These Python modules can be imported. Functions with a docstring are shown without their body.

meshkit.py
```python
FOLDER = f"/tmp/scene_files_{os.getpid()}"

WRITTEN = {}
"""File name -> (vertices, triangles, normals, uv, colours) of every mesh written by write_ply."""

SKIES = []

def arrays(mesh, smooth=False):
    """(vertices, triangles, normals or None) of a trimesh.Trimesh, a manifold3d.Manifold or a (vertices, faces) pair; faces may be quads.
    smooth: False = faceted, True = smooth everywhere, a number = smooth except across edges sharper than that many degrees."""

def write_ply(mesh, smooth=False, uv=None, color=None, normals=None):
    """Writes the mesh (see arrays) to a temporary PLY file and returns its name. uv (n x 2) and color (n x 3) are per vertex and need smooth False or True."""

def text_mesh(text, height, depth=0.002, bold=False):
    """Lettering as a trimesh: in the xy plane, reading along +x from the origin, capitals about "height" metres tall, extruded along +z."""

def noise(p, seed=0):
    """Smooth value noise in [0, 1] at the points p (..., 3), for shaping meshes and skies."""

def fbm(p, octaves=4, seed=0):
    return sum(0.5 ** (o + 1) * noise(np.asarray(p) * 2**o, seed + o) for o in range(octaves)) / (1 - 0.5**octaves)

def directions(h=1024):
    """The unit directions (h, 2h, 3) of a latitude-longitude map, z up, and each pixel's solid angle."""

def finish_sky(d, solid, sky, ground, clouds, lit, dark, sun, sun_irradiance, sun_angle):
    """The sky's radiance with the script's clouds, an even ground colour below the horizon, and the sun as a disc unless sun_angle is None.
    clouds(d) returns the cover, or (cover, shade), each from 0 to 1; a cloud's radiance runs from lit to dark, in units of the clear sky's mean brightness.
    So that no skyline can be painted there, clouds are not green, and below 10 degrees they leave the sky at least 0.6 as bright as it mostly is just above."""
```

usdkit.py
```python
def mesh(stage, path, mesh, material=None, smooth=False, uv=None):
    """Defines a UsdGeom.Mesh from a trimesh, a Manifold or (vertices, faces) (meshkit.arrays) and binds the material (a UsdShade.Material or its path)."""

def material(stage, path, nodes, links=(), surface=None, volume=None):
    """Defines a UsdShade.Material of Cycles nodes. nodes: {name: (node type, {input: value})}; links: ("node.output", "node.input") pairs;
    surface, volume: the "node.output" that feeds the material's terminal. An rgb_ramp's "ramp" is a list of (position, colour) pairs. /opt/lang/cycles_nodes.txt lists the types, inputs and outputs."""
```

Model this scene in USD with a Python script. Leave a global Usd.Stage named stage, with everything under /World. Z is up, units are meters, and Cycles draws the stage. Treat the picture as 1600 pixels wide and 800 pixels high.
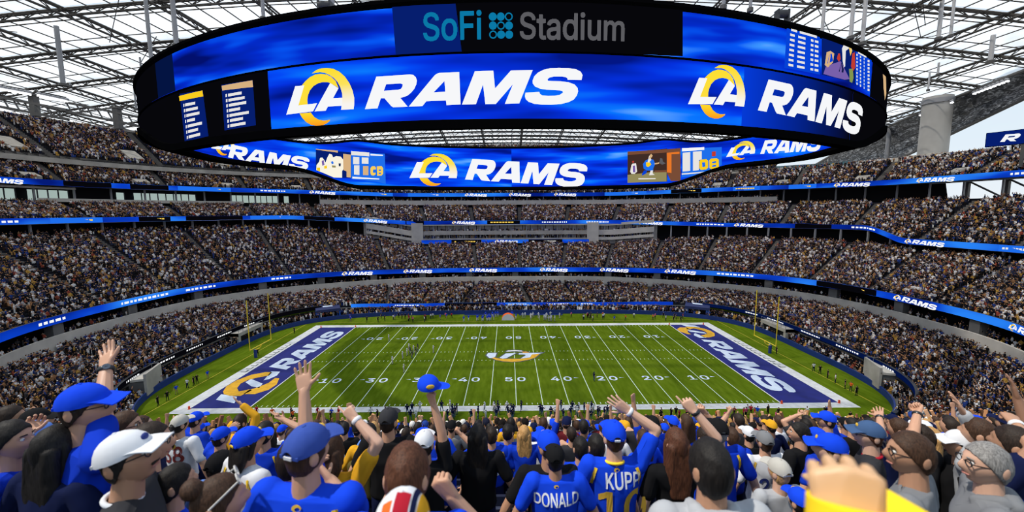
import math, random, numpy as np, trimesh, usdkit, meshkit
import manifold3d as m3
from manifold3d import Manifold, CrossSection
from pxr import Usd, UsdGeom, UsdLux, UsdShade, Gf, Sdf, Vt
from shapely.geometry import Polygon, LineString, box as sbox, Point
from shapely.ops import unary_union
from shapely import affinity
rng = np.random.default_rng(7)
random.seed(7)
stage = Usd.Stage.CreateInMemory()
UsdGeom.SetStageUpAxis(stage, 'Z'); UsdGeom.SetStageMetersPerUnit(stage, 1.0)
UsdGeom.Xform.Define(stage, '/World'); UsdGeom.Scope.Define(stage, '/World/Looks')
pi = math.pi

# ------------------------------------------------------------------ camera, sky, sun, exposure
F_PX, PITCH, ROLL, YAW = 636.236, 0.109289, 0.00513828, 0.00925081
CAM = np.array([-1.25623, -91.15474, 33.19210])
_f = np.array([math.sin(YAW)*math.cos(PITCH), math.cos(YAW)*math.cos(PITCH), -math.sin(PITCH)])
_r = np.array([math.cos(YAW), -math.sin(YAW), 0.0]); _u = np.cross(_r, _f)
C_R = _r*math.cos(ROLL) - _u*math.sin(ROLL); C_U = _u*math.cos(ROLL) + _r*math.sin(ROLL); C_F = _f
cam = UsdGeom.Camera.Define(stage, '/World/camera')
cam.CreateHorizontalApertureAttr(36.0); cam.CreateVerticalApertureAttr(18.0)
cam.CreateFocalLengthAttr(36.0*F_PX/1600)
cam.CreateFStopAttr(2.2); cam.CreateFocusDistanceAttr(60.0)
cam.CreateClippingRangeAttr(Gf.Vec2f(0.05, 3000))
cam.CreateExposureAttr(0.0)
_m = Gf.Matrix4d(); _m.SetIdentity()
for i, v in enumerate((C_R, C_U, -C_F)):
    _m.SetRow3(i, Gf.Vec3d(*map(float, v)))
_m.SetRow3(3, Gf.Vec3d(*map(float, CAM)))
cam.AddTransformOp().Set(_m)

def ray(u, v): return C_F + C_R*(u-800)/F_PX - C_U*(v-400)/F_PX
def on_z(u, v, z): r = ray(u, v); return CAM + r*(z-CAM[2])/r[2]
def on_y(u, v, y): r = ray(u, v); return CAM + r*(y-CAM[1])/r[1]
def at_depth(u, v, d): return CAM + ray(u, v)*d
def project(P):
    d = np.asarray(P, float) - CAM; w = d@C_F
    return 800 + F_PX*(d@C_R)/w, 400 - F_PX*(d@C_U)/w, w

dome = UsdLux.DomeLight.Define(stage, '/World/sky'); dome.CreateIntensityAttr(1.0)
UsdShade.MaterialBindingAPI.Apply(dome.GetPrim()).Bind(usdkit.material(stage, '/World/Looks/sky', {'t': ('texture_coordinate', {}), 's': ('separate_xyz', {}),
    'r': ('rgb_ramp', {'ramp': [(0, (.84, .90, .95)), (.12, (.76, .87, .96)), (.3, (.68, .81, .95)), (.6, (.58, .74, .93)), (1, (.52, .69, .92))]}), 'b': ('background_shader', {'strength': 1.0})},
    [('t.generated', 's.vector'), ('s.z', 'r.fac'), ('r.color', 'b.color')], surface='b.background'))
sun = UsdLux.DistantLight.Define(stage, '/World/sun'); sun.CreateIntensityAttr(1.05); sun.CreateNormalizeAttr(True); sun.CreateAngleAttr(1.5); sun.CreateColorAttr(Gf.Vec3f(1.0, 0.93, 0.82))
_sd = Gf.Vec3d(-0.50, -0.12, 0.86)      # towards the sun
sun.AddTransformOp().Set(Gf.Matrix4d().SetRotate(Gf.Rotation(Gf.Vec3d(0, 0, 1), _sd)))

# ------------------------------------------------------------------ helpers
_used = {}
def path_for(name, parent=None):
    base = (parent if isinstance(parent, str) else str(parent.GetPath())) if parent is not None else '/World'
    k = base + '/' + name
    n = _used.get(k, 0); _used[k] = n + 1
    return k if n == 0 else f'{k}_{n:03d}'
def tag(p, label=None, cat=None, group=None, kind=None):
    p = p.GetPrim() if hasattr(p, 'GetPrim') else p
    for k, v in (('label', label), ('category', cat), ('group', group), ('kind', kind)):
        if v: p.SetCustomDataByKey(k, v)
    return p
def obj(name, mesh, mat, parent=None, smooth=False, uv=None, label=None):
    m = usdkit.mesh(stage, path_for(name, parent), mesh, LOOK[mat] if isinstance(mat, str) else mat, smooth=smooth, uv=uv)
    if label: m.GetPrim().SetCustomDataByKey('label', label)
    return m.GetPrim()
def thing(name, label=None, cat=None, loc=(0, 0, 0), rotz=0.0, group=None, kind=None, scale=None):
    x = UsdGeom.Xform.Define(stage, path_for(name))
    x.AddTranslateOp().Set(Gf.Vec3d(*map(float, loc)))
    if rotz: x.AddRotateZOp().Set(float(rotz))
    if scale: x.AddScaleOp().Set(Gf.Vec3f(*([scale]*3 if np.ndim(scale) == 0 else scale)))
    return tag(x.GetPrim(), label, cat, group, kind)
def dup(src, loc, rotz=0.0, label=None, group=None, scale=None):
    was = src.GetCustomData()
    r = thing(src.GetName().rstrip('0123456789').rstrip('_'), label or was.get('label'), was.get('category'), loc, rotz, group or was.get('group'), scale=scale)
    r.GetReferences().AddInternalReference(src.GetPath()); r.SetInstanceable(True)
    return r
def cat(*ms):
    ms = [(np.asarray(v, float), np.asarray(f, int)) for v, f in ms]
    at = np.cumsum([0] + [len(v) for v, _ in ms])
    return np.vstack([v for v, _ in ms]), np.vstack([f + a for (_, f), a in zip(ms, at)])
def tri(q):
    q = np.asarray(q, int); return np.vstack([q[:, [0, 1, 2]], q[:, [0, 2, 3]]])
_bf = tri([[0, 3, 2, 1], [4, 5, 6, 7], [0, 1, 5, 4], [1, 2, 6, 5], [2, 3, 7, 6], [3, 0, 4, 7]])
def bx(x0, x1, y0, y1, z0, z1):
    return np.array([[x0, y0, z0], [x1, y0, z0], [x1, y1, z0], [x0, y1, z0], [x0, y0, z1], [x1, y0, z1], [x1, y1, z1], [x0, y1, z1]], float), _bf
def bar(p, q, w, h=None, up=(0, 0, 1)):
    """square bar from p to q"""
    p, q = np.asarray(p, float), np.asarray(q, float); h = h or w
    d = q-p; L = np.linalg.norm(d); d = d/L
    a = np.cross(d, up); 
    if np.linalg.norm(a) < 1e-6: a = np.cross(d, (1, 0, 0))
    a /= np.linalg.norm(a); b = np.cross(a, d)
    o = [(-a*w-b*h)/2, (a*w-b*h)/2, (a*w+b*h)/2, (-a*w+b*h)/2]
    return np.array([p+k for k in o] + [q+k for k in o]), _bf
def tube(pts, r, n=8, cap=True):
    pts = np.asarray(pts, float); r = np.broadcast_to(r, len(pts)); V = []; 
    t = np.gradient(pts, axis=0); t /= np.linalg.norm(t, axis=1, keepdims=True)
    ref = np.array([0, 0, 1.0]) if abs(t[0][2]) < .9 else np.array([1.0, 0, 0])
    for p, d, k in zip(pts, t, r):
        a = np.cross(d, ref); a /= np.linalg.norm(a); b = np.cross(d, a); ref = np.cross(a, d)
        an = np.linspace(0, 2*pi, n, endpoint=False)
        V.append(p + k*(np.cos(an)[:, None]*a + np.sin(an)[:, None]*b))
    m = len(pts); q = []
    for i in range(m-1):
        for j in range(n):
            j2 = (j+1) % n; q.append([i*n+j, (i+1)*n+j, (i+1)*n+j2, i*n+j2])
    f = tri(q); V = np.vstack(V)
    if cap:
        V = np.vstack([V, pts[:1], pts[-1:]]); c0, c1 = m*n, m*n+1
        f = np.vstack([f, [[c0, j, (j+1) % n] for j in range(n)], [[c1, (m-1)*n+(j+1) % n, (m-1)*n+j] for j in range(n)]])
    return V, f
def loft(rows, close=False):
    """rows: list of (n,3) polylines, joined by quads"""
    n = len(rows[0]); V = np.vstack(rows); q = []
    k = np.arange(n-1)
    for i in range(len(rows)-1):
        q.append(np.stack([i*n+k, i*n+k+1, (i+1)*n+k+1, (i+1)*n+k], 1))
        if close: q.append([[i*n+n-1, i*n, (i+1)*n, (i+1)*n+n-1]])
    return V, tri(np.vstack(q))
def poly_mesh(shape, depth=0.0, seg=None):
    """shapely -> flat (v2, f); seg: longest edge"""
    out = []
    gs = [g for g in getattr(shape, 'geoms', [shape]) if g.geom_type == 'Polygon' and g.area > 1e-9]
    for g in gs:
        if seg:
            x0, y0, x1, y1 = g.bounds
            nx = max(1, math.ceil((x1-x0)/seg))
            for i in range(nx):
                c = g.intersection(sbox(x0+(x1-x0)*i/nx, y0-1, x0+(x1-x0)*(i+1)/nx, y1+1))
                for h in getattr(c, 'geoms', [c]):
                    if h.geom_type == 'Polygon' and h.area > 1e-9: out.append(trimesh.creation.triangulate_polygon(h.segmentize(seg), engine='earcut'))
        else:
            out.append(trimesh.creation.triangulate_polygon(g, engine='earcut'))
    at = np.cumsum([0] + [len(v) for v, _ in out])
    return np.vstack([v for v, _ in out]), np.vstack([f+a for (_, f), a in zip(out, at)])
def lin(*c):
    c = np.asarray(c if len(c) > 1 else c[0], float)/255
    return tuple(np.where(c <= .04045, c/12.92, ((c+.055)/1.055)**2.4))

# ------------------------------------------------------------------ materials
LOOK = {}
def mat(name, color, rough=0.6, metal=0.0, noise=None, bump=None, **kw):
    nodes = {'p': ('principled_bsdf', {'roughness': rough, 'metallic': metal, **kw})}; links = []
    if noise:                                   # (scale, amount)
        c2 = tuple(min(1, x*(1-noise[1])) for x in color); c1 = tuple(min(1, x*(1+noise[1])) for x in color)
        nodes |= {'g': ('geometry', {}), 'n': ('noise_texture', {'scale': noise[0], 'detail': 4.0}), 'r': ('rgb_ramp', {'ramp': [(0.3, c2), (0.7, c1)]})}
        links += [('g.position', 'n.vector'), ('n.fac', 'r.fac'), ('r.color', 'p.base_color')]
    else: nodes['p'][1]['base_color'] = color
    if bump:
        nodes |= {'tc': ('texture_coordinate', {}), 'bn': ('noise_texture', {'scale': bump[0], 'detail': 3.0}), 'b': ('bump', {'strength': bump[1], 'distance': bump[2]})}
        links += [('tc.object', 'bn.vector'), ('bn.fac', 'b.height'), ('b.normal', 'p.normal')]
    LOOK[name] = usdkit.material(stage, '/World/Looks/'+name, nodes, links, surface='p.BSDF')
def emit(name, color, strength=1.0):
    LOOK[name] = usdkit.material(stage, '/World/Looks/'+name, {'e': ('emission', {'color': color, 'strength': strength})}, [], surface='e.emission')
def emit_noise(name, stops, scale, detail=2.0, strength=1.0):
    """moving-light pattern shown on a screen: streaks in the screen's own uv (metres along, metres up)"""
    LOOK[name] = usdkit.material(stage, '/World/Looks/'+name, {
        't': ('texture_coordinate', {}), 'm': ('mapping', {'scale': (scale[0], scale[1], 1), 'rotation': (0, 0, .06)}),
        'n': ('noise_texture', {'scale': 1.0, 'detail': detail, 'roughness': .45}), 'r': ('rgb_ramp', {'ramp': stops}),
        'e': ('emission', {'strength': strength})},
        [('t.UV', 'm.vector'), ('m.vector', 'n.vector'), ('n.fac', 'r.fac'), ('r.color', 'e.color')], surface='e.emission')
def emit_ramp(name, stops, axis='y'):
    LOOK[name] = usdkit.material(stage, '/World/Looks/'+name, {
        't': ('texture_coordinate', {}), 's': ('separate_xyz', {}), 'r': ('rgb_ramp', {'ramp': stops}), 'e': ('emission', {'strength': 1.0})},
        [('t.UV', 's.vector'), ('s.'+axis, 'r.fac'), ('r.color', 'e.color')], surface='e.emission')
mat('concrete', (.36, .33, .29), .85, noise=(.35, .18))
mat('concrete_pale', (.50, .46, .40), .85, noise=(.3, .12))
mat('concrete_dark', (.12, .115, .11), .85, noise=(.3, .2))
mat('terrace', (.014, .014, .020), .9, noise=(.5, .3), specular_ior_level=.1)
mat('aisle', (.115, .105, .095), .9, noise=(.8, .25), specular_ior_level=.1)
mat('portal', (.30, .275, .24), .9, noise=(.8, .2), specular_ior_level=.1)
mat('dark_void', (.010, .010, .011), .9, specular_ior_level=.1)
mat('charcoal', (.03, .031, .035), .55)
mat('steel_dark', (.085, .08, .075), .5, .3)
mat('steel_grey', (.28, .28, .29), .5, .2)
mat('steel_pale', (.46, .45, .45), .5, .1)
mat('roof_steel', (.095, .086, .076), .7, specular_ior_level=.2)
mat('seat_navy', (.012, .016, .04), .5)
mat('rail', (.35, .35, .36), .35, .7)
mat('column_paint', (.40, .385, .36), .8, noise=(.2, .08), specular_ior_level=.1)
mat('screen_frame', (.0025, .0025, .003), .9, specular_ior_level=0.0)
mat('wall_blue', lin(14, 44, 112), .5)
mat('wall_blue_bright', lin(20, 90, 190), .5)
mat('tunnel_navy', lin(20, 34, 84), .6)
mat('goal_yellow', lin(226, 196, 40), .4)
mat('paint_white', (.62, .62, .60), .9, noise=(1.2, .12))
mat('paint_line', (.50, .58, .42), .9)
mat('paint_navy', lin(12, 22, 104), .9, noise=(.6, .18))
mat('paint_gold', lin(214, 160, 30), .9, noise=(1.0, .15))
mat('paint_orange', lin(206, 140, 24), .9, noise=(1.0, .15))
mat('paint_yellow', lin(176, 160, 40), .9)
mat('paint_letter', lin(196, 208, 222), .9, noise=(.8, .08))
mat('paint_dark', (.06, .075, .06), .9)
mat('pylon_orange', lin(240, 80, 40), .6)
mat('glass_dark', (.02, .022, .025), .15)
mat('tunnel_teal', lin(70, 110, 120), .6)
emit('window_glow', lin(176, 196, 190), .8)
emit('lamp_warm', (1.0, .72, .30), .8)
emit('lamp_white', (.95, .97, 1.0), 6.0)
emit('led_white', (.92, .93, .95), 1.0)
emit('led_offwhite', (.80, .78, .76), 1.0)
emit('led_yellow', lin(250, 205, 30), 1.0)
emit('led_gold', lin(245, 205, 90), 1.0)
emit('led_orange', lin(232, 120, 40), 1.0)
emit('led_black', (.002, .002, .0035), 1.0)
emit('led_darkblue', lin(4, 20, 66), 1.0)
emit('led_navy', lin(6, 30, 110), 1.0)
emit('led_blue', lin(6, 66, 214), 1.0)
emit('led_mid', lin(30, 110, 235), 1.0)
emit('led_sky', lin(40, 140, 250), 1.0)
emit_ramp('led_fade', [(0, lin(5, 58, 214)), (.3, lin(4, 40, 160)), (.65, lin(4, 24, 96)), (1, (.002, .002, .0035))], 'x')
emit('led_teal', lin(10, 120, 166), 1.0)
emit('led_grey', lin(92, 92, 96), 1.0)
emit('led_greydim', lin(62, 62, 66), 1.0)
emit('led_brown', lin(120, 76, 54), 1.0)
emit('led_darkbrown', lin(64, 44, 38), 1.0)
emit('led_olive', lin(146, 138, 92), 1.0)
emit('led_tan', lin(214, 176, 128), 1.0)
emit('led_purple', lin(120, 96, 170), 1.0)
emit('led_red', lin(190, 60, 50), 1.0)
emit('led_green', lin(130, 150, 80), 1.0)
emit('led_cream', lin(250, 244, 224), 1.0)
_st = [(.30, lin(2, 22, 132)), (.46, lin(4, 48, 220)), (.56, lin(4, 74, 246)), (.66, lin(10, 120, 255)), (.80, lin(120, 190, 255))]
emit_noise('screen_blue', _st, (.045, .36))
emit_noise('screen_blue_upper', [(.34, lin(2, 16, 110)), (.5, lin(3, 44, 205)), (.6, lin(6, 88, 246)), (.72, lin(60, 150, 255)), (.84, lin(170, 210, 255))], (.06, .42))
emit_noise('screen_fade', [(.3, lin(2, 8, 26)), (.6, lin(3, 22, 84)), (.8, lin(4, 40, 140))], (.05, .2))
emit_noise('ribbon_blue', [(.32, lin(4, 26, 120)), (.5, lin(10, 64, 200)), (.66, lin(40, 130, 245))], (.05, .12))
emit_ramp('led_horn', [(0, lin(252, 150, 30)), (.22, lin(255, 214, 40)), (.45, lin(254, 222, 60)), (1, lin(252, 224, 50))])
emit_ramp('led_horn_white', [(0, lin(246, 244, 244)), (.36, lin(248, 244, 238)), (.70, lin(252, 226, 90)), (1, lin(252, 222, 40))])
LOOK['turf'] = usdkit.material(stage, '/World/Looks/turf', {
    'g': ('geometry', {}),
    'm2': ('mapping', {'scale': (1.2, .25, 1)}), 'n': ('noise_texture', {'scale': 1.0, 'detail': 5.0}), 'r': ('rgb_ramp', {'ramp': [(.3, (.072, .118, .005)), (.7, (.112, .168, .011))]}),
    'n2': ('noise_texture', {'scale': .05, 'detail': 3.0}), 'r2': ('rgb_ramp', {'ramp': [(.3, (.78, .80, .75)), (.7, (1.12, 1.08, 1.1))]}),
    'x': ('mix', {'mix_type': 'multiply', 'fac': 1.0}), 'p': ('principled_bsdf', {'roughness': 1.0, 'specular_ior_level': 0.0})},
    [('g.position', 'm2.vector'), ('m2.vector', 'n.vector'), ('n.fac', 'r.fac'), ('g.position', 'n2.vector'), ('n2.fac', 'r2.fac'), ('r.color', 'x.color1'), ('r2.color', 'x.color2'), ('x.color', 'p.base_color')], surface='p.BSDF')
LOOK['roof_film'] = usdkit.material(stage, '/World/Looks/roof_film', {
    'g': ('geometry', {}), 'n': ('noise_texture', {'scale': .12, 'detail': 4.0}), 'r': ('rgb_ramp', {'ramp': [(.28, (.56, .55, .53)), (.5, (.80, .79, .78)), (.72, (.94, .94, .94))]}),
    'tr': ('transparent_bsdf', {'color': (.97, .98, 1.0)}), 'tl': ('translucent_bsdf', {}), 'x': ('mix_closure', {'fac': .52})},
    [('g.position', 'n.vector'), ('n.fac', 'r.fac'), ('r.color', 'tl.color'), ('tr.BSDF', 'x.closure1'), ('tl.BSDF', 'x.closure2')], surface='x.closure')
LOOK['pane'] = usdkit.material(stage, '/World/Looks/pane', {
    'tr': ('transparent_bsdf', {'color': (.72, .78, .80)}), 'gl': ('glossy_bsdf', {'color': (.9, .9, .9), 'roughness': .05}), 'fr': ('fresnel', {'IOR': 1.5}), 'x': ('mix_closure', {})},
    [('fr.fac', 'x.fac'), ('tr.BSDF', 'x.closure1'), ('gl.BSDF', 'x.closure2')], surface='x.closure')
LOOK['silver_skin'] = usdkit.material(stage, '/World/Looks/silver_skin', {
    'g': ('geometry', {}), 'm': ('mapping', {'scale': (.5, .5, 1.6)}), 'n': ('noise_texture', {'scale': .9, 'detail': 5.0, 'distortion': 1.5}), 'r': ('rgb_ramp', {'ramp': [(.38, (.02, .021, .025)), (.53, (.09, .095, .105)), (.64, (.42, .43, .45))]}),
    'p': ('principled_bsdf', {'roughness': .45, 'metallic': .2})}, [('g.position', 'm.vector'), ('m.vector', 'n.vector'), ('n.fac', 'r.fac'), ('r.color', 'p.base_color')], surface='p.BSDF')
# ------------------------------------------------------------------ lettering traced once and reused
def _px(pts, ox, oy, k): return [(ox+x*k, oy+y*k) for x, y in pts]
_A = lambda p: _px(p, 560, 100, .1125)
_B = lambda p: _px(p, 730, 95, .11875)
_L = lambda p: _px(p, 440, 95, .13746)
RAMS_PX = [
 (_A([(100,633),(258,182),(640,157),(720,150),(770,158),(805,190),(820,235),(812,290),(785,350),(740,405),(690,445),(640,465),(592,477),(695,600),(490,607),(462,588),(370,482),(322,482),(276,622)]), [_A([(363,378),(395,290),(590,277),(622,290),(618,320),(600,350),(560,363)])]),
 (_A([(705,598),(1060,168),(1090,143),(1130,130),(1405,117),(1424,568),(1228,578),(1220,513),(950,524),(895,592)]), [_A([(1052,400),(1200,245),(1210,390)])]),
 (_B([(-67,582),(102,145),(346,135),(368,368),(575,133),(862,127),(685,566),(495,572),(600,318),(378,574),(240,578),(210,322),(118,578)]), []),
 (_B([(1500,260),(1318,258),(1312,235),(1290,222),(1240,215),(1140,215),(1080,228),(1055,250),(1060,268),(1110,272),(1230,275),(1330,288),(1410,318),(1450,365),(1455,410),(1440,460),(1400,515),(1330,550),(1230,575),(1100,585),(980,583),(880,572),(805,545),(768,510),(757,470),(765,425),(948,415),(955,440),(985,460),(1060,467),(1150,465),(1215,452),(1255,425),(1250,405),(1215,396),(1130,392),(1040,387),(960,375),(890,345),(860,305),(857,270),(880,210),(930,160),(1000,125),(1090,103),(1200,99),(1330,102),(1430,118),(1490,150),(1514,195)]), [])]
LOGO_PX = [
 ('led_horn', _L([(240,290),(280,240),(330,195),(390,165),(450,157),(510,165),(560,190),(610,240),(643,318),(552,262),(520,253),(470,252),(420,265),(370,295),(330,345),(310,400),(303,450),(306,500),(208,513)])),
 ('led_horn', _L([(218,602),(245,650),(290,700),(345,732),(410,744),(465,738),(510,718),(545,690),(550,672),(520,680),(480,684),(430,675),(380,645),(340,592)])),
 ('led_horn_white', _L([(350,153),(400,115),(450,97),(510,92),(580,100),(650,135),(710,190),(760,265),(795,350),(812,430),(812,500),(806,557),(668,563),(675,515),(683,430),(680,380),(660,310),(630,250),(590,205),(540,170),(490,148),(440,140),(390,148)])),
 ('led_white', _L([(75,618),(172,297),(272,287),(208,513),(412,488),(368,580)])),
 ('led_white', _L([(382,582),(552,262),(643,322),(585,432),(685,428),(680,518),(528,528),(505,574)]))]

# the ring board's plan: an ellipse; s = metres along it from its near middle, growing to the right
RA, RB, RT = 69.2, 47.4, 1.6
_th = np.linspace(-1.5*pi, .5*pi, 8001)
_sx, _sy = RA*np.cos(_th), RB*np.sin(_th)
_ss = np.concatenate([[0], np.cumsum(np.hypot(np.diff(_sx), np.diff(_sy)))]); RING_LEN = _ss[-1]; _ss -= np.interp(-pi/2, _th, _ss)
def ring_at(s, z, out=0.0):
    """outer face of the board at arc position s, pushed outwards by out (metres)"""
    s = np.asarray(s, float); s = (s + RING_LEN/2) % RING_LEN - RING_LEN/2
    th = np.interp(s, _ss, _th); nx, ny = np.cos(th)/RA, np.sin(th)/RB; n = np.hypot(nx, ny)
    return np.stack([RA*np.cos(th)+nx/n*out, RB*np.sin(th)+ny/n*out, np.broadcast_to(z, s.shape)], -1)
def ring_hit(u, v, far=False, inset=0.0):
    """where the photograph's point (u, v) lies on the board: (s, z)"""
    a, b = RA-inset, RB-inset
    r = ray(u, v); qa = r[0]**2/a**2+r[1]**2/b**2; qb = 2*(CAM[0]*r[0]/a**2+CAM[1]*r[1]/b**2); qc = CAM[0]**2/a**2+CAM[1]**2/b**2-1
    D = qb*qb-4*qa*qc
    if D < 0: D = 0
    t = (-qb + (1 if far else -1)*D**.5)/2/qa; p = CAM+t*r
    th = math.atan2(p[1]/b, p[0]/a)
    if th > pi/2: th -= 2*pi
    return np.array([np.interp(th, _th, _ss), p[2]])
def _norm(px_list):
    """traced outlines -> board metres -> a design box of cap height 1, from x = 0"""
    return [[ring_hit(*p) for p in o] for o in px_list]
_r = [(np.array(_norm([o])[0]), [np.array(h) for h in _norm(hs)]) for o, hs in RAMS_PX]
_z0 = _r[0][0][0][1]; _x0 = _r[0][0][0][0]; _h = _r[1][0][4][1]-_r[1][0][7][1]
_sl = (_r[1][0][7][1]-_z0)/(_r[1][0][7][0]-_x0)
def _dz(p): q = np.array(p, float); q[:, 1] = (q[:, 1]-_z0-_sl*(q[:, 0]-_x0))/_h; q[:, 0] = (q[:, 0]-_x0)/_h; return q
RAMS = [Polygon(_dz(o), [_dz(h) for h in hs]).buffer(0) for o, hs in _r]
RAMS_W = max(g.bounds[2] for g in RAMS)
_lg = [(m, np.array(_norm([o])[0])) for m, o in LOGO_PX]
_lx, _lz = _lg[3][1][0]; _lh = _lg[2][1][:, 1].max()-_lg[1][1][:, 1].min()
_lzb = _lg[1][1][:, 1].min()
LOGO = [(m, Polygon(np.c_[(o[:, 0]-_lx)/_lh, (o[:, 1]-_lzb)/_lh]).buffer(0)) for m, o in _lg]
LOGO_W = max(g.bounds[2] for _, g in LOGO)

def text_poly(txt, bold=True):
    t = meshkit.text_mesh(txt, 1.0, .01, bold=bold); v = np.array(t.vertices); f = np.array(t.faces); f = f[(v[:, 2] > .005)[f].all(1)]
    ts = [Polygon(v[k][:, :2]) for k in f]; return unary_union([p.buffer(1e-4) for p in ts if p.area > 0])
# ------------------------------------------------------------------ the field
GX, EX, FY = 45.72, 55.7, 24.385
fld = thing('field', kind='structure')
obj('ground', bx(-75, 75, -45, 46, -.4, 0), 'turf', fld)
def flat(shape, z, seg=None):
    v, f = poly_mesh(shape, seg=seg); return np.c_[v, np.full(len(v), z)], f
def paint(name, shape, m, z=.012, label=None):
    return obj(name, flat(shape, z), m, fld, label=label)
BX, BYn, BYf = 58.1, -26.25, 26.6
paint('border', sbox(-BX, BYn, BX, BYf).difference(sbox(-EX, -FY, EX, FY)), 'paint_white', label='wide white border painted around the field')
for sx in (-1, 1):
    paint('end_zone', sbox(min(sx*GX, sx*EX), -FY, max(sx*GX, sx*EX), FY), 'paint_navy', .010)
    paint('goal_line', sbox(sx*GX-.12, -FY, sx*GX+.12, FY), 'paint_white', .016)
for i in range(-9, 10):
    paint('yard_line', sbox(i*4.572-.085, -FY, i*4.572+.085, FY), 'paint_line', .014)
_hash = [sbox(k*.9144-.07, y-.3, k*.9144+.07, y+.3) for k in range(-49, 50) if k % 5 for y in (-FY+.6, FY-.6, -2.82, 2.82)]
tag(paint('hash_mark', unary_union(_hash), 'paint_line', .013), kind='stuff')
def digits(text, cx, cy, h, flip, arrow):
    t = meshkit.text_mesh(text, h, .001, bold=True); v = np.array(t.vertices)[:, :2]; f = np.array(t.faces)
    k = np.array(t.vertices)[:, 2] > .0005; keep = k[f].all(1); f = f[keep]
    b = v.min(0), v.max(0); v = (v-(b[0]+b[1])/2)*[1.15, 1.0]
    if len(text) == 2: v[:, 0] += np.sign(v[:, 0])*.28
    ms = [(v, f)]
    if arrow:
        w = v[:, 0].max()
        ms.append((np.array([[arrow*(w+.5), .55], [arrow*(w+.5), .15], [arrow*(w+1.5), .35]])[::int(arrow)], np.array([[0, 1, 2]])))
    v, f = cat(*ms)
    if flip: v = -v
    obj('yard_number', (np.c_[v+[cx, cy], np.full(len(v), .018)], f), 'paint_letter', fld)
for i, n in enumerate((10, 30, 30, 40, 50, 40, 20, 20, 10)):
    digits(str(n), (i-4)*9.144, -13.3, 1.9, False, 0 if i == 4 else (-1 if i < 4 else 1))
for i, n in enumerate((20, 20, 30, 40, 50, 40, 30, 20, 10)):
    digits(str(n), (i-4)*9.144, 13.5, 1.9, True, 0 if i == 4 else (1 if i < 4 else -1))
def zone_word(sx, y0, y1):
    L = y1-y0; k = abs(L)/RAMS_W; capx = 4.15
    for g in RAMS:
        v, f = poly_mesh(g)
        P = np.c_[sx*(48.55+v[:, 1]*capx), y0+v[:, 0]*(L/RAMS_W), np.full(len(v), .02)]
        obj('end_zone_letter', (P, f), 'paint_letter', fld)
zone_word(-1, -7.4, 20.7); zone_word(1, 10.9, -20.4)
_G = lambda pts: Polygon([on_z(200+x/3.637, 440+y/3.637, 0)[:2] for x, y in pts]).buffer(0)
_zone_logo = [
 ('paint_gold', _G([(540,625),(560,595),(620,560),(700,530),(780,515),(820,515),(800,535),(740,545),(680,560),(640,580),(620,605),(630,625),(690,612),(705,618),(640,650),(580,650),(545,640)])),
 ('paint_gold', _G([(655,640),(690,615),(740,600),(800,575),(835,548),(860,550),(845,585),(800,615),(720,640)])),
 ('paint_letter', _G([(500,672),(530,640),(620,655),(605,692)])),
 ('paint_letter', _G([(668,572),(700,553),(765,580),(745,605),(700,595)])),
 ('paint_letter', _G([(770,562),(815,510),(865,512),(845,535),(800,555)]))]
for m, g in _zone_logo:
    paint('end_zone_horn' if m == 'paint_gold' else 'end_zone_face', g, m, .02)
    paint('end_zone_horn' if m == 'paint_gold' else 'end_zone_face', affinity.translate(affinity.scale(affinity.translate(g, 51.3, 15), -.95, -.9, origin=(0, 0)), 50.6, 18), m, .02)
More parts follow.
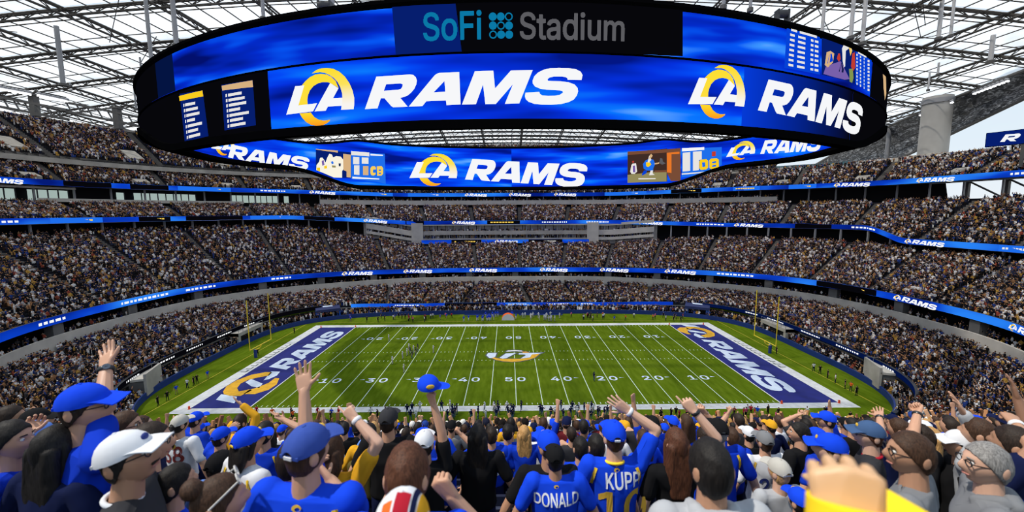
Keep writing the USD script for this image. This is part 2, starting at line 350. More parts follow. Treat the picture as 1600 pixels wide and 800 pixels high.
_M = lambda pts: Polygon([on_z(740+x*.08125, 535+y*.08125, 0)[:2] for x, y in pts]).buffer(0)
_mid = [('midfield_horn', 'paint_gold', _M([(340,300),(400,290),(460,305),(560,318),(900,318),(1090,290),(1120,235),(1270,220),(1190,290),(1080,330),(900,365),(740,375),(560,365),(430,340)])),
 ('midfield_horn', 'paint_orange', _M([(930,180),(1010,178),(1080,197),(950,203)])),
 ('midfield_face', 'paint_letter', _M([(245,250),(280,205),(445,203),(430,240),(420,270),(400,288),(345,302),(300,300)])),
 ('midfield_face', 'paint_letter', _M([(500,296),(620,215),(820,205),(640,300),(560,316)])),
 ('midfield_face', 'paint_letter', _M([(900,314),(1000,252),(990,235),(870,232),(870,207),(1340,198),(1270,218),(1120,233),(1088,288)])),
 ('midfield_face', 'paint_white', _M([(620,180),(660,155),(800,148),(930,158),(940,180),(800,172),(680,178)]))]
paint('midfield_outline', unary_union([g for *_, g in _mid]).buffer(.35), 'paint_dark', .019)
for n, m, g in _mid: paint(n, g, m, .024)
for sx in (-1, 1):           # faint dark lettering on the white end lines, too small to read: strokes only
    ks = []
    for j in range(11):
        y = sx*(-8.5+j*1.7)
        ks += [sbox(sx*56.3, y, sx*57.5, y+.28) if sx > 0 else sbox(-57.5, y, -56.3, y+.28), sbox(min(sx*56.3, sx*56.6), y, max(sx*56.3, sx*56.6), y+1.1)]
    tag(paint('end_line_lettering', unary_union(ks), 'paint_dark', .02), kind='stuff')
for y0, y1, x0, x1 in ((-30.3, -30.15, -61.7, 61.7), (29.6, 29.75, -61.7, 61.7), (-30.3, 29.7, -61.7, -61.55), (-30.3, 29.7, 61.55, 61.7)):
    paint('restraining_line', sbox(x0, y0, x1, y1), 'paint_yellow', .012)

def goal_post(sx, label):
    t = thing('goal_post', label, 'goal post', (sx*58.2, .2, 0))
    obj('base_pad', tube([(sx*1.4, 0, 0), (sx*1.4, 0, 1.9)], .34, 12), 'wall_blue', t, 40)
    a = np.linspace(0, pi/2, 9); neck = [(sx*1.4, 0, 0), (sx*1.4, 0, 1.9)] + [(sx*(1.4-1.4*math.sin(k)), 0, 1.9+1.15*(1-math.cos(k))) for k in a[1:]]
    obj('gooseneck', tube(neck, .13, 10), 'goal_yellow', t, 40)
    obj('crossbar', tube([(0, -4.0, 3.05), (0, 4.0, 3.05)], .11, 10), 'goal_yellow', t, 40)
    for y in (-4.0, 4.0): obj('upright', tube([(0, y, 2.95), (0, y, 14.2)], .10, 10), 'goal_yellow', t, 40)
goal_post(-1, 'yellow goal post behind the left end zone'); goal_post(1, 'yellow goal post behind the right end zone')
for sx in (-1, 1):
    for x, w in ((GX, 'goal line'), (EX, 'back corner')):
        for y, q in ((-FY-.2, 'near'), (FY+.2, 'far')):
            t = thing('pylon', f"small orange pylon on the {q} {w} of the {'left' if sx < 0 else 'right'} end zone", 'pylon', (sx*x, y, .012))
            obj('marker', bx(-.11, .11, -.11, .11, .06, .5), 'pylon_orange', t); obj('foot', bx(-.16, .16, -.16, .16, 0, .06), 'pylon_orange', t)
# ------------------------------------------------------------------ the bowl
NB, XP = 2.6, 55.0
def SE(a, b, n, t):
    c, s = np.cos(t), np.sin(t)
    return np.stack([a*np.sign(c)*np.abs(c)**(2/np.asarray(n)), b*np.sign(s)*np.abs(s)**(2/np.asarray(n))], -1)
_t = np.linspace(-pi/2+.02, 1.5*pi-.02, 20001); _p = SE(92, 55, NB, _t)
_ok = (_p[:, 1] > -46); _t, _p = _t[_ok], _p[_ok]
_al = np.concatenate([[0], np.cumsum(np.hypot(*np.diff(_p, axis=0).T))]); BOWL_LEN = _al[-1]
NS = 281
T = np.interp(np.linspace(0, BOWL_LEN, NS), _al, _t)
ARC = np.linspace(0, BOWL_LEN, NS)
_b = SE(92, 55, NB, T); PHI = np.degrees(np.arctan2(_b[:, 1], _b[:, 0])); PHI = np.where(PHI < -90, PHI+360, PHI)
def W(L, F, R, R2=None):
    R2 = R if R2 is None else R2
    v = np.interp(PHI, [-90, 9, 15, 34, 58, 122, 146, 270], [R, R, R2, R2, F, F, L, L])
    k = np.ones(9)/9; return np.convolve(np.pad(v, 4, mode='edge'), k, 'valid') if R == R2 else np.convolve(np.pad(v, 1, mode='edge'), np.ones(3)/3, 'valid')
def edge(off, z):
    off = np.broadcast_to(off, NS); z = np.broadcast_to(z, NS)
    return np.c_[SE(92+off, 55+off, NB, T), z]
def inner(a, b, n, z): return np.c_[SE(a, b, n, T), np.broadcast_to(z, NS)]
deg = lambda a, b: np.where((PHI >= a) & (PHI <= b))[0]
def lift(c, dz): c = c.copy(); c[:, 2] += dz; return c
def outw(c, d):
    """the edge pushed outwards by d"""
    c = c.copy(); tn = np.gradient(c[:, :2], axis=0); tn /= np.linalg.norm(tn, axis=1, keepdims=True)
    c[:, :2] += np.c_[tn[:, 1], -tn[:, 0]]*d; return c
wall0 = inner(68.0, 38.4, 3.8, 0)
t1f = inner(70.5, 41.5, 3.6, W(3.7, 2.7, 3.7)); t1b = edge(-.8, W(6.1, 7.0, 5.9))
t2f = edge(0, 12.2); t2b = edge(W(30, 21, 16, 22), W(27, 19.4, 21.6, 22.4))
t3f = edge(W(29.5, 21.5, 15, 23), W(31.5, 28.9, 24.8, 27.8)); t3b = edge(W(41, 41, 34, 36), W(35.6, 35.0, 35.6, 35.2))
t4f = edge(W(40, 41, 31, 34), W(42.2, 41.0, 42.0)); t4b = edge(W(51, 60, 45), W(48.4, 49.5, 48.8))
t5f = edge(W(47, 56, 45), W(50.2, 50.6, 50.0)); t5b = edge(W(74, 86, 70), W(64.5, 69, 64))
rim = dict()
def strip(name, rows, m, parent, smooth=False, sel=None, label=None):
    rows = [r if sel is None else r[sel] for r in rows]
    return obj(name, loft(rows), m, parent, smooth=smooth, label=label)
def terrace(front, back, n, sel):
    rows = []
    for j in range(n):
        a = front+(back-front)*(j/n); b = front+(back-front)*((j+1)/n)
        z = (front+(back-front)*((j+.5)/n))[:, 2]
        a = a.copy(); b = b.copy(); a[:, 2] = z; b[:, 2] = z
        rows += [a[sel], b[sel]]
    return rows
AISLE = 15.5
gp = thing('ground', 'grey ground outside the stadium', None, kind='structure'); obj('pavement', (np.array([[-900, -900, -.45], [900, -900, -.45], [900, 900, -.45], [-900, 900, -.45]], float), tri([[0, 1, 2, 3]])), 'concrete', gp)
def build_tier(label, front, back, n, sel, portals=False):
    t = thing('seating_tier', label, None, kind='structure')
    rows = terrace(front, back, n, sel)
    under_f, under_b = front.copy(), back.copy(); under_f[:, 2] -= .55; under_b[:, 2] -= 1.2
    obj('terrace', loft([under_f[sel]] + rows + [lift(back, (back[:, 2]-front[:, 2])/n*.5+.12)[sel], lift(outw(back, .6), (back[:, 2]-front[:, 2])/n*.5+.12)[sel], under_b[sel]]), 'terrace', t)
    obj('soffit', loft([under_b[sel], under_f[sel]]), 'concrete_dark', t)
    a0, a1 = ARC[sel[0]], ARC[sel[-1]]
    for k in np.arange(a0+AISLE*.5, a1-1, AISLE):
        ms = []
        for j in range(n):
            f0, f1 = j/n, (j+1)/n; q = []
            for f in (f0, f1):
                c = front+(back-front)*f
                for d in (-.5, .5): q.append([np.interp(k+d, ARC, c[:, 0]), np.interp(k+d, ARC, c[:, 1])])
            z = np.interp(k, ARC, (front+(back-front)*((j+.5)/n))[:, 2])+.06; q = np.array(q); h = np.interp(k, ARC, (back[:, 2]-front[:, 2])/n)
            ms.append((np.vstack([np.c_[q, np.full(4, z)], np.c_[q[:2], np.full(2, z-h)]]), np.array([[0, 1, 3], [0, 3, 2], [4, 5, 1], [4, 1, 0]])))
        obj('aisle_stair', cat(*ms), 'aisle', t)
        if portals:
            c0 = front+(back-front)*.06; c1 = front+(back-front)*.34
            P = []
            for c in (c0, c1):
                for d in (-1.1, 1.1): P.append([np.interp(k+3.2+d, ARC, c[:, i]) for i in range(3)])
            P = np.array(P); lo = P.copy(); lo[2:, 2] += .45; lo[:2, 2] += 1.0; bot = P.copy(); bot[:, 2] -= .3
            obj('portal', (np.vstack([bot[[0, 1, 3, 2]], lo[[0, 1, 3, 2]]]), _bf), 'portal', t)
    return t
ALL = np.arange(NS)
fw = thing('field_wall', 'blue padded wall around the playing field', None, kind='structure')
strip('padding', [wall0, lift(wall0, 1.25), lift(outw(wall0, .25), 1.25)], 'wall_blue', fw)
deck0 = lift(outw(wall0, .25), .9); deck1 = t1f.copy(); deck1[:, 2] = .9; top1 = lift(t1f, -.9)
strip('field_level_floor', [deck0, deck1], 'concrete_dark', fw)
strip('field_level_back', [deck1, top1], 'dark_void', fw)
build_tier('lowest ring of seats next to the field', t1f, t1b, 24, ALL)
build_tier('second ring of seats above the lower blue ribbon board', t2f, t2b, 30, ALL)
build_tier('third ring of seats above the suites', t3f, t3b, 20, ALL)
build_tier('fourth ring of seats above the upper ribbon board', t4f, t4b, 15, ALL, True)
S5 = deg(30, 400)
build_tier('steep topmost ring of seats under the roof', t5f, t5b, 26, S5, True)
# walls, recesses and slabs between the tiers
cw = thing('wall_lower', 'pale concrete parapet behind the lowest ring of seats', None, kind='structure')
w0 = lift(t1b, -.6); w1 = t1b.copy(); w1[:, 2] = W(9.2, 9.8, 8.9); w2 = outw(w1, .5)
strip('parapet', [w0, w1, w2, lift(w2, -1.0)], 'concrete_pale', cw)
r0 = lift(w2, -.9); r1 = outw(r0, 5.5); r2 = r1.copy(); r2[:, 2] = 11.4
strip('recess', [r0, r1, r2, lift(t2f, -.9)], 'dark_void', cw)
for i in range(9, NS-4, 13):
    p = r0[i]; q = outw(r0, .3)[i]; d = r1[i]-p; d[2] = 0; d /= np.linalg.norm(d); s = np.array([-d[1], d[0], 0])
    obj('buttress', bar(p+d*1.2+[0, 0, .4], p+d*1.2+[0, 0, 3.2], 2.2, 1.6, up=d), 'concrete_dark', cw)
LED = []
def ribbon(label, curve, h, sel, m='ribbon_blue', drop=0.0):
    """one continuous LED fascia along an edge; its top follows curve"""
    t = thing('ribbon_board', label, 'ribbon board')
    c = outw(lift(curve, -drop), -.35)[sel]; b = c.copy(); b[:, 2] -= h
    cb = outw(lift(curve, -drop), .15)[sel]; bb = cb.copy(); bb[:, 2] -= h
    s = np.concatenate([[0], np.cumsum(np.linalg.norm(np.diff(c, axis=0), axis=1))])
    uv = np.vstack([np.c_[s, b[:, 2]], np.c_[s, c[:, 2]]])
    obj('led_panel', loft([b, c]), m, t, smooth=True, uv=uv)
    obj('housing', loft([c, cb, bb, b]), 'charcoal', t)
    return t, c, b, s
def on_ribbon(c, b, s, v, out=.05):
    """design points (metres along, 0..1 up) -> on the board"""
    P0 = np.stack([np.interp(v[:, 0], s, b[:, i]) for i in range(3)], 1); P1 = np.stack([np.interp(v[:, 0], s, c[:, i]) for i in range(3)], 1)
    P = P0+(P1-P0)*v[:, 1:2]
    d = np.stack([np.interp(v[:, 0], s, np.gradient(c[:, i], s)) for i in range(2)], 1); n = np.c_[-d[:, 1], d[:, 0], 0*d[:, 0]]
    n /= np.linalg.norm(n, axis=1, keepdims=True); return P+n*out
def flip_if(v, f, toward):
    n = np.cross(v[f[0, 1]]-v[f[0, 0]], v[f[0, 2]]-v[f[0, 0]])
    return f if n@(toward-v[f[0, 0]]) > 0 else f[:, ::-1]
def ribbon_content(R, seed, step=34, word=True, dark=.25):
    t, c, b, s = R; r = np.random.default_rng(seed); h = np.linalg.norm(c[0]-b[0]); L = s[-1]
    # the curve runs counter-clockwise, i.e. right to left as seen from inside: mirror u
    def put(name, shape, m, u0, sc, v0, vs, out=.05):
        v, f = poly_mesh(shape, seg=None); q = np.c_[L-(u0+v[:, 0]*sc), v0+v[:, 1]*vs]
        obj(name, (on_ribbon(c, b, s, q, out), f[:, ::-1]), m, t)
    u = 4.0+r.uniform(0, 10)
    while u < L-20:
        k = r.random()
        if k < .42 and word:
            sc = h*.62
            for m, g in LOGO: put('logo', g, m if m != 'led_horn' else 'led_yellow', u, h*.86, .07, .86)
            for g in RAMS: put('letter', g, 'led_white', u+h*1.3, sc, .18, .62)
            u += h*1.3+RAMS_W*sc+r.uniform(4, step*.5)
        elif k < .75:
            n = r.integers(5, 12); w = 0; bars = []
            for _ in range(n):
                ww = r.uniform(.25, .7); bars.append(sbox(w, .32, w+ww*h, .66)); w += ww*h+.22*h
            put('caption', unary_union(bars), 'led_white', u, 1, 0, 1)
            u += w+r.uniform(3, step*.5)
        else:
            w = r.uniform(6, 18); put('dark_panel', sbox(0, .0, 1, 1).segmentize(.1), 'led_black' if r.random() < .6 else 'led_mid', u, w, 0.02, .96, .03)
            if r.random() < .6: put('caption', unary_union([sbox(.1+.09*i, .35, .17+.09*i, .65) for i in range(8)]), 'led_gold' if r.random() < .4 else 'led_offwhite', u, w, 0, 1, .06)
            u += w+r.uniform(2, step*.4)
rb = ribbon('long blue ribbon board along the front of the second ring of seats', edge(0, 13.0), 1.6, ALL); ribbon_content(rb, 3)
rb = ribbon('long blue ribbon board under the third ring of seats', lift(t3f, .6), 1.5, ALL); ribbon_content(rb, 4, 30)
rb = ribbon('blue ribbon board below the suites on the far side', lift(t2b, 2.3), 1.5, deg(64, 119)); ribbon_content(rb, 5, 26)
rb = ribbon('topmost blue ribbon board along the fourth ring of seats', lift(t4f, .5), 1.6, ALL); ribbon_content(rb, 6, 30)
rb = ribbon('black ribbon board above the field level seats of the left end', lift(t1f, .7), .95, deg(150, 226), 'led_black'); ribbon_content(rb, 8, 14, False)
rb = ribbon('dark blue ribbon board above the field level seats of the right end', lift(t1f, .7), .95, deg(-46, 30), 'led_darkblue'); ribbon_content(rb, 9, 14, False)
rb = ribbon('bright blue ribbon board along the far sideline seats', lift(t1f, .5), 1.1, deg(38, 142)); ribbon_content(rb, 10, 20, False)

# the gaps behind the rings: suites on the far side, dark decks at the ends
def bays(sel, step): return list(range(sel[0], sel[-1], step))
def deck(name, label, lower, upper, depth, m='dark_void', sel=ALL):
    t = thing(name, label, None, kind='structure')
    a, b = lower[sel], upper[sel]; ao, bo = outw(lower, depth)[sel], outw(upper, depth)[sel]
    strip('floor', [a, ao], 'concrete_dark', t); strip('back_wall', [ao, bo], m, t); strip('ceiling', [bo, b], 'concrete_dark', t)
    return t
g2a, g2b = lift(t2b, .1), lift(t3f, -1.0)
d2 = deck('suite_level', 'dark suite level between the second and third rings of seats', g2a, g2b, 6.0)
for i in bays(ALL, 4):
    p, q = g2a[i], g2b[i]; o = outw(g2a, 1.0)[i]-p
    obj('column', bar(p+o, np.array([p[0]+o[0], p[1]+o[1], q[2]]), .45), 'steel_grey', d2)
FS = deg(47, 133)
for za, zb, mt in ((2.3, 2.9, 'concrete'), (4.3, 5.9, 'concrete'), (8.1, 8.6, 'concrete_pale')):
    for sel2 in (deg(47, 63), deg(64, 119), deg(120, 133)):
        hh = .0 if len(sel2) and 64 <= PHI[sel2[0]] <= 119 else .25
        strip('balcony_front', [lift(outw(t2b, .2), za-hh), lift(outw(t2b, .2), zb+hh), lift(outw(t2b, 3.5), zb+hh), lift(outw(t2b, 3.5), za-hh), lift(outw(t2b, .2), za-hh)], mt if hh == 0 else 'concrete_pale', d2, sel=sel2)
for i in FS[::2]:
    p = outw(t2b, .45)[i]; o = outw(t2b, 3.4)[i]
    obj('partition', bar((p+o)/2+[0, 0, .3], (p+o)/2+[0, 0, 8.6], .18, np.linalg.norm((o-p)[:2]), up=np.cross([0, 0, 1], o-p)), 'concrete', d2)
for ph in (63.5, 119.5):
    i = int(np.argmin(abs(PHI-ph))); p = outw(t2b, -.3)[i]; d = outw(t2b, 1)[i]-t2b[i]
    obj('stair_tower', bar(p+d*2+[0, 0, -1], p+d*2+[0, 0, 9.2], 4.6, 4.0, up=d), 'concrete_pale', d2)
g3a, g3b = lift(t3b, .1), lift(t4f, -1.1)
d3 = deck('suite_level', 'glazed suite level between the third and fourth rings of seats', g3a, g3b, 5.0, sel=deg(11, 400))
for i in bays(ALL, 4):
    p, q = outw(g3a, 1.2)[i], g3b[i]
    obj('column', bar(p, np.array([p[0], p[1], q[2]]), .4), 'steel_grey', d3)
FS3 = deg(28, 140)
strip('balcony_front', [lift(outw(t3b, .2), 1.2), lift(outw(t3b, .2), 3.2), lift(outw(t3b, 3), 3.2), lift(outw(t3b, 3), 1.2)], 'concrete_pale', d3, sel=FS3)
strip('balcony_front', [lift(outw(t3b, .3), 4.6), lift(outw(t3b, .3), 5.2), lift(outw(t3b, 3), 5.2)], 'concrete_pale', d3, sel=deg(168, 200))
strip('balcony_front', [lift(outw(t3b, .3), 1.0), lift(outw(t3b, .3), 2.0), lift(outw(t3b, 3), 2.0)], 'concrete_pale', d3, sel=deg(150, 172))
wb = outw(t3b, 3.7)
LW = deg(140, 226)
for i in LW[:-1]:                                  # bright windows behind the left decks
    if (i//5) % 3 == 1 or i % 11 == 4: continue
    a, b = wb[i]*.93+wb[i+1]*.07, wb[i]*.07+wb[i+1]*.93
    obj('window', loft([np.array([a, b])+[0, 0, 1.5], np.array([a, b])+[0, 0, 4.4]]), 'window_glow', d3)
    obj('window_frame', bar(wb[i]+[0, 0, 1.2], wb[i]+[0, 0, 4.7], .22), 'charcoal', d3)
band = t5f.copy()
strip('upper_slab', [lift(t5f, -2.0), lift(t5f, .25), lift(outw(t5f, .8), .25)], 'concrete', d3, sel=S5)
# back of the highest ring and the low wall behind the right-hand ring
bk = thing('wall_back', 'wall behind the highest seats', None, kind='structure')
strip('parapet', [lift(t5b, -1), lift(t5b, 1.2), lift(outw(t5b, .6), 1.2)], 'concrete', bk, sel=S5)
strip('parapet', [lift(t4b, -1.5), lift(t4b, .35), lift(outw(t4b, .5), .35)], 'concrete', bk, sel=deg(-60, 33))
strip('wind_wall', [lift(outw(t4b, 3), -1), lift(outw(t4b, 3), 1.9), lift(outw(t4b, 3.4), 1.9)], 'concrete_pale', bk, sel=deg(8, 21))
strip('wind_wall', [lift(outw(t4b, 3), -1), lift(outw(t4b, 3), 2.2), lift(outw(t4b, 3.4), 2.2)], 'tunnel_teal', bk, sel=deg(21, 31))
# open steel frame under the right-hand upper ring
fr = thing('steel_frame', 'open dark steel frame under the right upper ring with daylight behind', None, kind='structure')
RS = deg(-40, 11.5)
for i in RS[::4]:
    p = outw(g3a, 2.5)[i]; q = np.array([p[0], p[1], g3b[i][2]+.2]); obj('post', bar(p, q, .7), 'steel_dark', fr)
    if i+4 <= RS[-1]:
        p2 = outw(g3a, 2.5)[i+4]; obj('brace', bar(p, np.array([p2[0], p2[1], g3b[i+4][2]]), .35), 'steel_dark', fr)
strip('edge_beam', [lift(outw(g3b, 0), -.5), lift(outw(g3b, 0), .6), lift(outw(g3b, .6), .6)], 'steel_dark', fr, sel=RS)
# corner tunnels and end tunnels at field level
def tunnel(label, cx, cy, face, w, h=3.2, m='tunnel_navy', sign=True):
    """a dark mouth with a canopy; face = the way it opens"""
    t = thing('tunnel', label, 'tunnel', (cx, cy, 0), math.degrees(math.atan2(face[1], face[0])))
    obj('opening', bx(-3, .15, -w/2, w/2, 0, h-.6), 'dark_void', t)
    for s in (-1, 1): obj('side_wall', bx(-4, .9, s*(w/2+.5)-.5, s*(w/2+.5)+.5, 0, h), 'wall_blue_bright' if sign else 'concrete', t)
    v, f = bx(-5.5, 1.2, -w/2-1, w/2+1, h-.6, h+.2); v[[4, 7]] += [0, 0, 2.4]; v[[0, 3]] += [0, 0, 2.2]
    obj('canopy', (v, f), m, t)
    if sign:
        k = lambda u: np.array([1.2+(-6.7)*u, 0, h+.2+2.4*u])
        ms = [(np.array([k(a)+[0, y0, .06], k(a)+[0, y1, .06], k(b)+[0, y1, .06], k(b)+[0, y0, .06]]), tri([[0, 1, 2, 3]])) for a, b, y0, y1 in ((.52, .86, -2.2, 2.2), (.2, .3, -1.4, 1.4))]
        obj('canopy_stripe', ms[0], 'paint_gold', t); obj('canopy_stripe', ms[1], 'paint_letter', t)
tunnel('dark tunnel mouth under a navy canopy in the far left corner', -57.5, 33.6, (.55, -1), 5)
tunnel('dark tunnel mouth under a navy canopy in the far right corner', 57.8, 33.2, (-.55, -1), 5)
for sx, w in ((-1, 'left'), (1, 'right')):
    t = thing('tunnel', f'dark concrete-framed opening halfway along the {w} end', 'tunnel', (sx*68.6, 12.5, 0), 180 if sx > 0 else 0)
    obj('opening', bx(-3, .3, -4.2, 4.2, 0, 2.6), 'dark_void', t)
    for y in (-4.6, 4.6): obj('pier', bx(-3, .5, y-.4, y+.4, 0, 3.4), 'concrete', t)
    obj('lintel', bx(-3, .55, -5, 5, 2.6, 3.5), 'concrete', t)
    obj('rail', cat(bar((.5, -5, 4.2), (.5, 5, 4.2), .08), *[bar((.5, y, 3.4), (.5, y, 4.2), .06) for y in np.linspace(-4.9, 4.9, 7)]), 'rail', t)
    t = thing('platform', f'pale concrete platform in the seats at the near {w} corner', 'platform', (sx*70.5, -19.0, 0), -20*sx)
    obj('slab', bx(-3.4, 3.4, -3.0, 3.0, 3.4, 3.8), 'concrete_pale', t); obj('front_wall', bx(-3.4, 3.4, 2.7, 3.0, 1.0, 3.4), 'concrete_dark', t)
    obj('side_wall', bx(-3.4*sx-.2, -3.4*sx+.2, -3.0, 3.0, .6, 4.6), 'concrete', t); obj('support', bx(-3.2, 3.2, -2.8, 2.6, 0, 3.4), 'concrete_dark', t)
    obj('rail', cat(bar((-3.4, 2.9, 4.7), (3.4, 2.9, 4.7), .08), *[bar((x, 2.9, 3.8), (x, 2.9, 4.7), .06) for x in np.linspace(-3.3, 3.3, 7)]), 'rail', t)
# ------------------------------------------------------------------ the roof
def zr(x, y): return 78.5-4.7*(np.asarray(x)/101.)**2-10*((np.asarray(y)-15)/125.)**2
XR = lambda y: 139+.25*(y-20)
RX = np.arange(-174, 167, 20.0); RY = np.arange(-72, 163, 18.0)
def in_roof(x, y): return (abs((x+10)/172)**3+abs((y-30)/130)**3 < 1) and x < XR(y)+3
rf = thing('ceiling', 'translucent white film roof on a grid of steel trusses', None, kind='structure')
for i in range(len(RX)-1):
    for j in range(len(RY)-1):
        cx, cy = (RX[i]+RX[i+1])/2, (RY[j]+RY[j+1])/2
        if not in_roof(cx, cy): continue
        g = np.linspace(0, 1, 6); X, Y = np.meshgrid(RX[i]+.2+19.6*g, RY[j]+.2+17.6*g)
        if RX[i+1] > XR(cy)-2: X = np.minimum(X, XR(Y))
        Z = zr(X, Y)+1.9+1.1*(np.sin(pi*g)[:, None]*np.sin(pi*g)[None, :])**.7
        obj('roof_panel', loft(list(np.stack([X, Y, Z], -1))), 'roof_film', rf, smooth=True)
def truss(name, P, depth, w, m, nseg):
    """box truss: two top chords, one bottom chord, zig-zag lacing"""
    P = np.asarray(P); up = np.array([0, 0, 1.]); d = P[-1]-P[0]; d /= np.linalg.norm(d); s = np.cross(d, up); s /= np.linalg.norm(s)
    ms = [tube(P+s*w/2, .21, 6, False), tube(P-s*w/2, .21, 6, False), tube(P-up*depth, .24, 6, False)]
    n = len(P)
    for k in range(n-1):
        a, b = P[k], P[k+1]; mid = (a+b)/2-up*depth
        for sg in (-1, 1):
            ms += [bar(a+s*sg*w/2, mid, .14), bar(mid, b+s*sg*w/2, .14)]
        ms.append(bar(a-s*w/2, a+s*w/2, .12))
    obj(name, cat(*ms), m, rf)
for x in RX[:-1]:
    ys = [y for y in np.arange(-72, 160, 4.5) if in_roof(x, y)]
    if len(ys) > 3: truss('truss', np.c_[np.full(len(ys), x), ys, zr(x, np.array(ys))+1.5], 1.3, .8, 'roof_steel', 0)
for y in RY:
    xs = [x for x in np.arange(-165, 160, 5.0) if in_roof(x, y)]
    if len(xs) > 3: truss('truss', np.c_[xs, np.full(len(xs), y), zr(np.array(xs), y)+1.3], 1.2, .7, 'roof_steel', 0)
for k, x in enumerate(np.arange(-169, 160, 5.0)):
    if k % 4 == 3: continue
    ys = [y for y in np.arange(-72, 160, 6.75) if in_roof(x, y)]
    if len(ys) > 2: obj('purlin', tube(np.c_[np.full(len(ys), x), ys, zr(x, np.array(ys))+1.65], .13, 5, False), 'roof_steel', rf)
for k, y in enumerate(np.arange(-67.5, 158, 4.5)):
    if k % 4 == 3 or k % 2: continue
    xs = [x for x in np.arange(-165, 160, 7.5) if in_roof(x, y)]
    if len(xs) > 2: obj('purlin', tube(np.c_[xs, np.full(len(xs), y), zr(np.array(xs), y)+1.5], .12, 5, False), 'roof_steel', rf)
for y in np.arange(99, 158, 6.0):             # closer, deeper trusses towards the far edge of the roof
    xs = [x for x in np.arange(-165, 160, 7.0) if in_roof(x, y)]
    if len(xs) > 3: truss('truss', np.c_[xs, np.full(len(xs), y), zr(np.array(xs), y)+.9], 2.2, .8, 'roof_steel', 0)
_rg = np.random.default_rng(5); ms = []            # slanting stay cables under the grid
for k in range(70):
    x, y = _rg.uniform(-150, 130), _rg.uniform(-45, 130); x2, y2 = x+_rg.choice([-1, 1])*20, y+18*_rg.choice([-1, 1])
    if in_roof(x, y) and in_roof(x2, y2): ms.append(bar((x, y, zr(x, y)-.6), (x2, y2, zr(x2, y2)+1.2), .12))
for m in ms: obj('stay_cable', m, 'roof_steel', rf)
# silver edge skirt on the right, falling towards the far corner
sk = thing('roof_edge', 'silver perforated metal edge of the roof sweeping down to the right', None, kind='structure')
def skirt(f, y):
    u = np.array([XR(y), y, zr(XR(y), y)+1.5]); z = np.interp(y, [-60, -20, 20, 80, 130, 160], [72, 69.5, 64.5, 52.0, 41, 36])
    lo = np.array([XR(y)+np.interp(y, [0, 80, 130], [3, 5, 0]), y+2, z]); return u+(lo-u)*f+np.array([1.5*math.sin(pi*f), 0, 0])
ys = np.arange(-58, 150, 5.2)
for a, b in zip(ys[:-1], ys[1:]):
    n = 2 if a < 40 else 4
    for k in range(n):
        f0, f1 = k/n+.006, (k+1)/n-.006; t0 = _rg.uniform(-.5, .5)
        q = np.array([skirt(f0, a+.04), skirt(f0, b-.04), skirt(f1, b-.04), skirt(f1, a+.04)]); c = q.mean(0)+[t0, 0, t0*.4]
        obj('skirt_panel', (np.vstack([q, [c]]), np.array([[0, 1, 4], [1, 2, 4], [2, 3, 4], [3, 0, 4]])), 'silver_skin', sk)
obj('backing', loft([np.array([skirt(f, y)+[1.2, 0, .2] for y in ys]) for f in (0, .5, 1)]), 'charcoal', sk)
E_ = [skirt(1.0, y) for y in ys]
obj('edge_tube', tube(np.array(E_), .45, 7), 'steel_dark', sk)
obj('edge_tube', tube(np.array([skirt(0.0, y) for y in ys])-[1, 0, .6], .5, 7), 'steel_dark', sk)
def lights(label, P, n):
    t = thing('floodlight_bank', label, 'floodlight')
    P = np.asarray(P); s = np.linspace(0, len(P)-1, n); Q = np.stack([np.interp(s, range(len(P)), P[:, i]) for i in range(3)], 1)
    obj('rail', tube(Q+[0, 0, .75], .16, 6), 'steel_dark', t)
    for q in Q:
        h = obj('lamp_housing', trimesh.creation.icosphere(1, .55).apply_scale([1, 1, .8]).apply_translation(q+[0, 0, .25]), 'steel_grey', t)
        c = trimesh.creation.cylinder(.42, .3, sections=10); c.apply_translation(q+[0, -.15, -.28]); obj('lamp', c, 'lamp_white', t)
edge_pt = lambda y, dx=-4, dz=-1.2: [XR(y)+dx, y, zr(XR(y), y)+dz]
lights('row of white floodlights along the right roof edge, nearest the frame edge', [edge_pt(24), edge_pt(34)], 9)
lights('row of white floodlights along the right roof edge beside the big column', [edge_pt(42), edge_pt(55)], 7)
L1 = at_depth(2, 138, 98); L2 = at_depth(46, 146, 101); L3 = at_depth(62, 148, 103); L4 = at_depth(104, 157, 107)
lights('row of white floodlights at the left frame edge under the roof', [L1, L2], 8)
lights('row of white floodlights on the left under the roof, right of the first row', [L3, L4], 7)
lights('row of white floodlights under the far roof seen above the board on the left', [at_depth(495, 213, 196), at_depth(520, 213, 196)], 4)
lights('row of white floodlights under the far roof seen above the board on the right', [at_depth(1065, 204, 196), at_depth(1100, 204, 196)], 5)
# catwalk trusses in front of the left roof edge
for (u0, v0, u1, v1, d, lab) in ((-30, 146, 105, 172, 104, 'dark lighting catwalk at the left edge under the roof'), (103, 160, 232, 186, 112, 'dark lighting catwalk left of the video board')):
    t = thing('catwalk', lab, 'catwalk'); a, b = at_depth(u0, v0, d), at_depth(u1, v1, d)
    for o in (0, -2.4): obj('chord', bar(a+[0, 0, o], b+[0, 0, o], .6), 'steel_dark', t)
    for k in np.linspace(0, 1, 9)[:-1]: obj('lacing', bar(a+(b-a)*k, a+(b-a)*(k+.06)-[0, 0, 2.4], .25), 'steel_dark', t)
for u, v, d, lab in ((54, 166, 124, 'pale concrete post behind the highest seats at far left'), (184, 186, 126, 'pale concrete post behind the highest seats left of the board')):
    a = at_depth(u, v, d); t = thing('roof_post', lab, 'post', a); obj('shaft', bx(-.8, .8, -.8, .8, -3, 3.2), 'concrete_dark', t); obj('head_block', bx(-1.1, 1.1, -1.0, 1.0, 3.0, 3.6), 'concrete_dark', t)
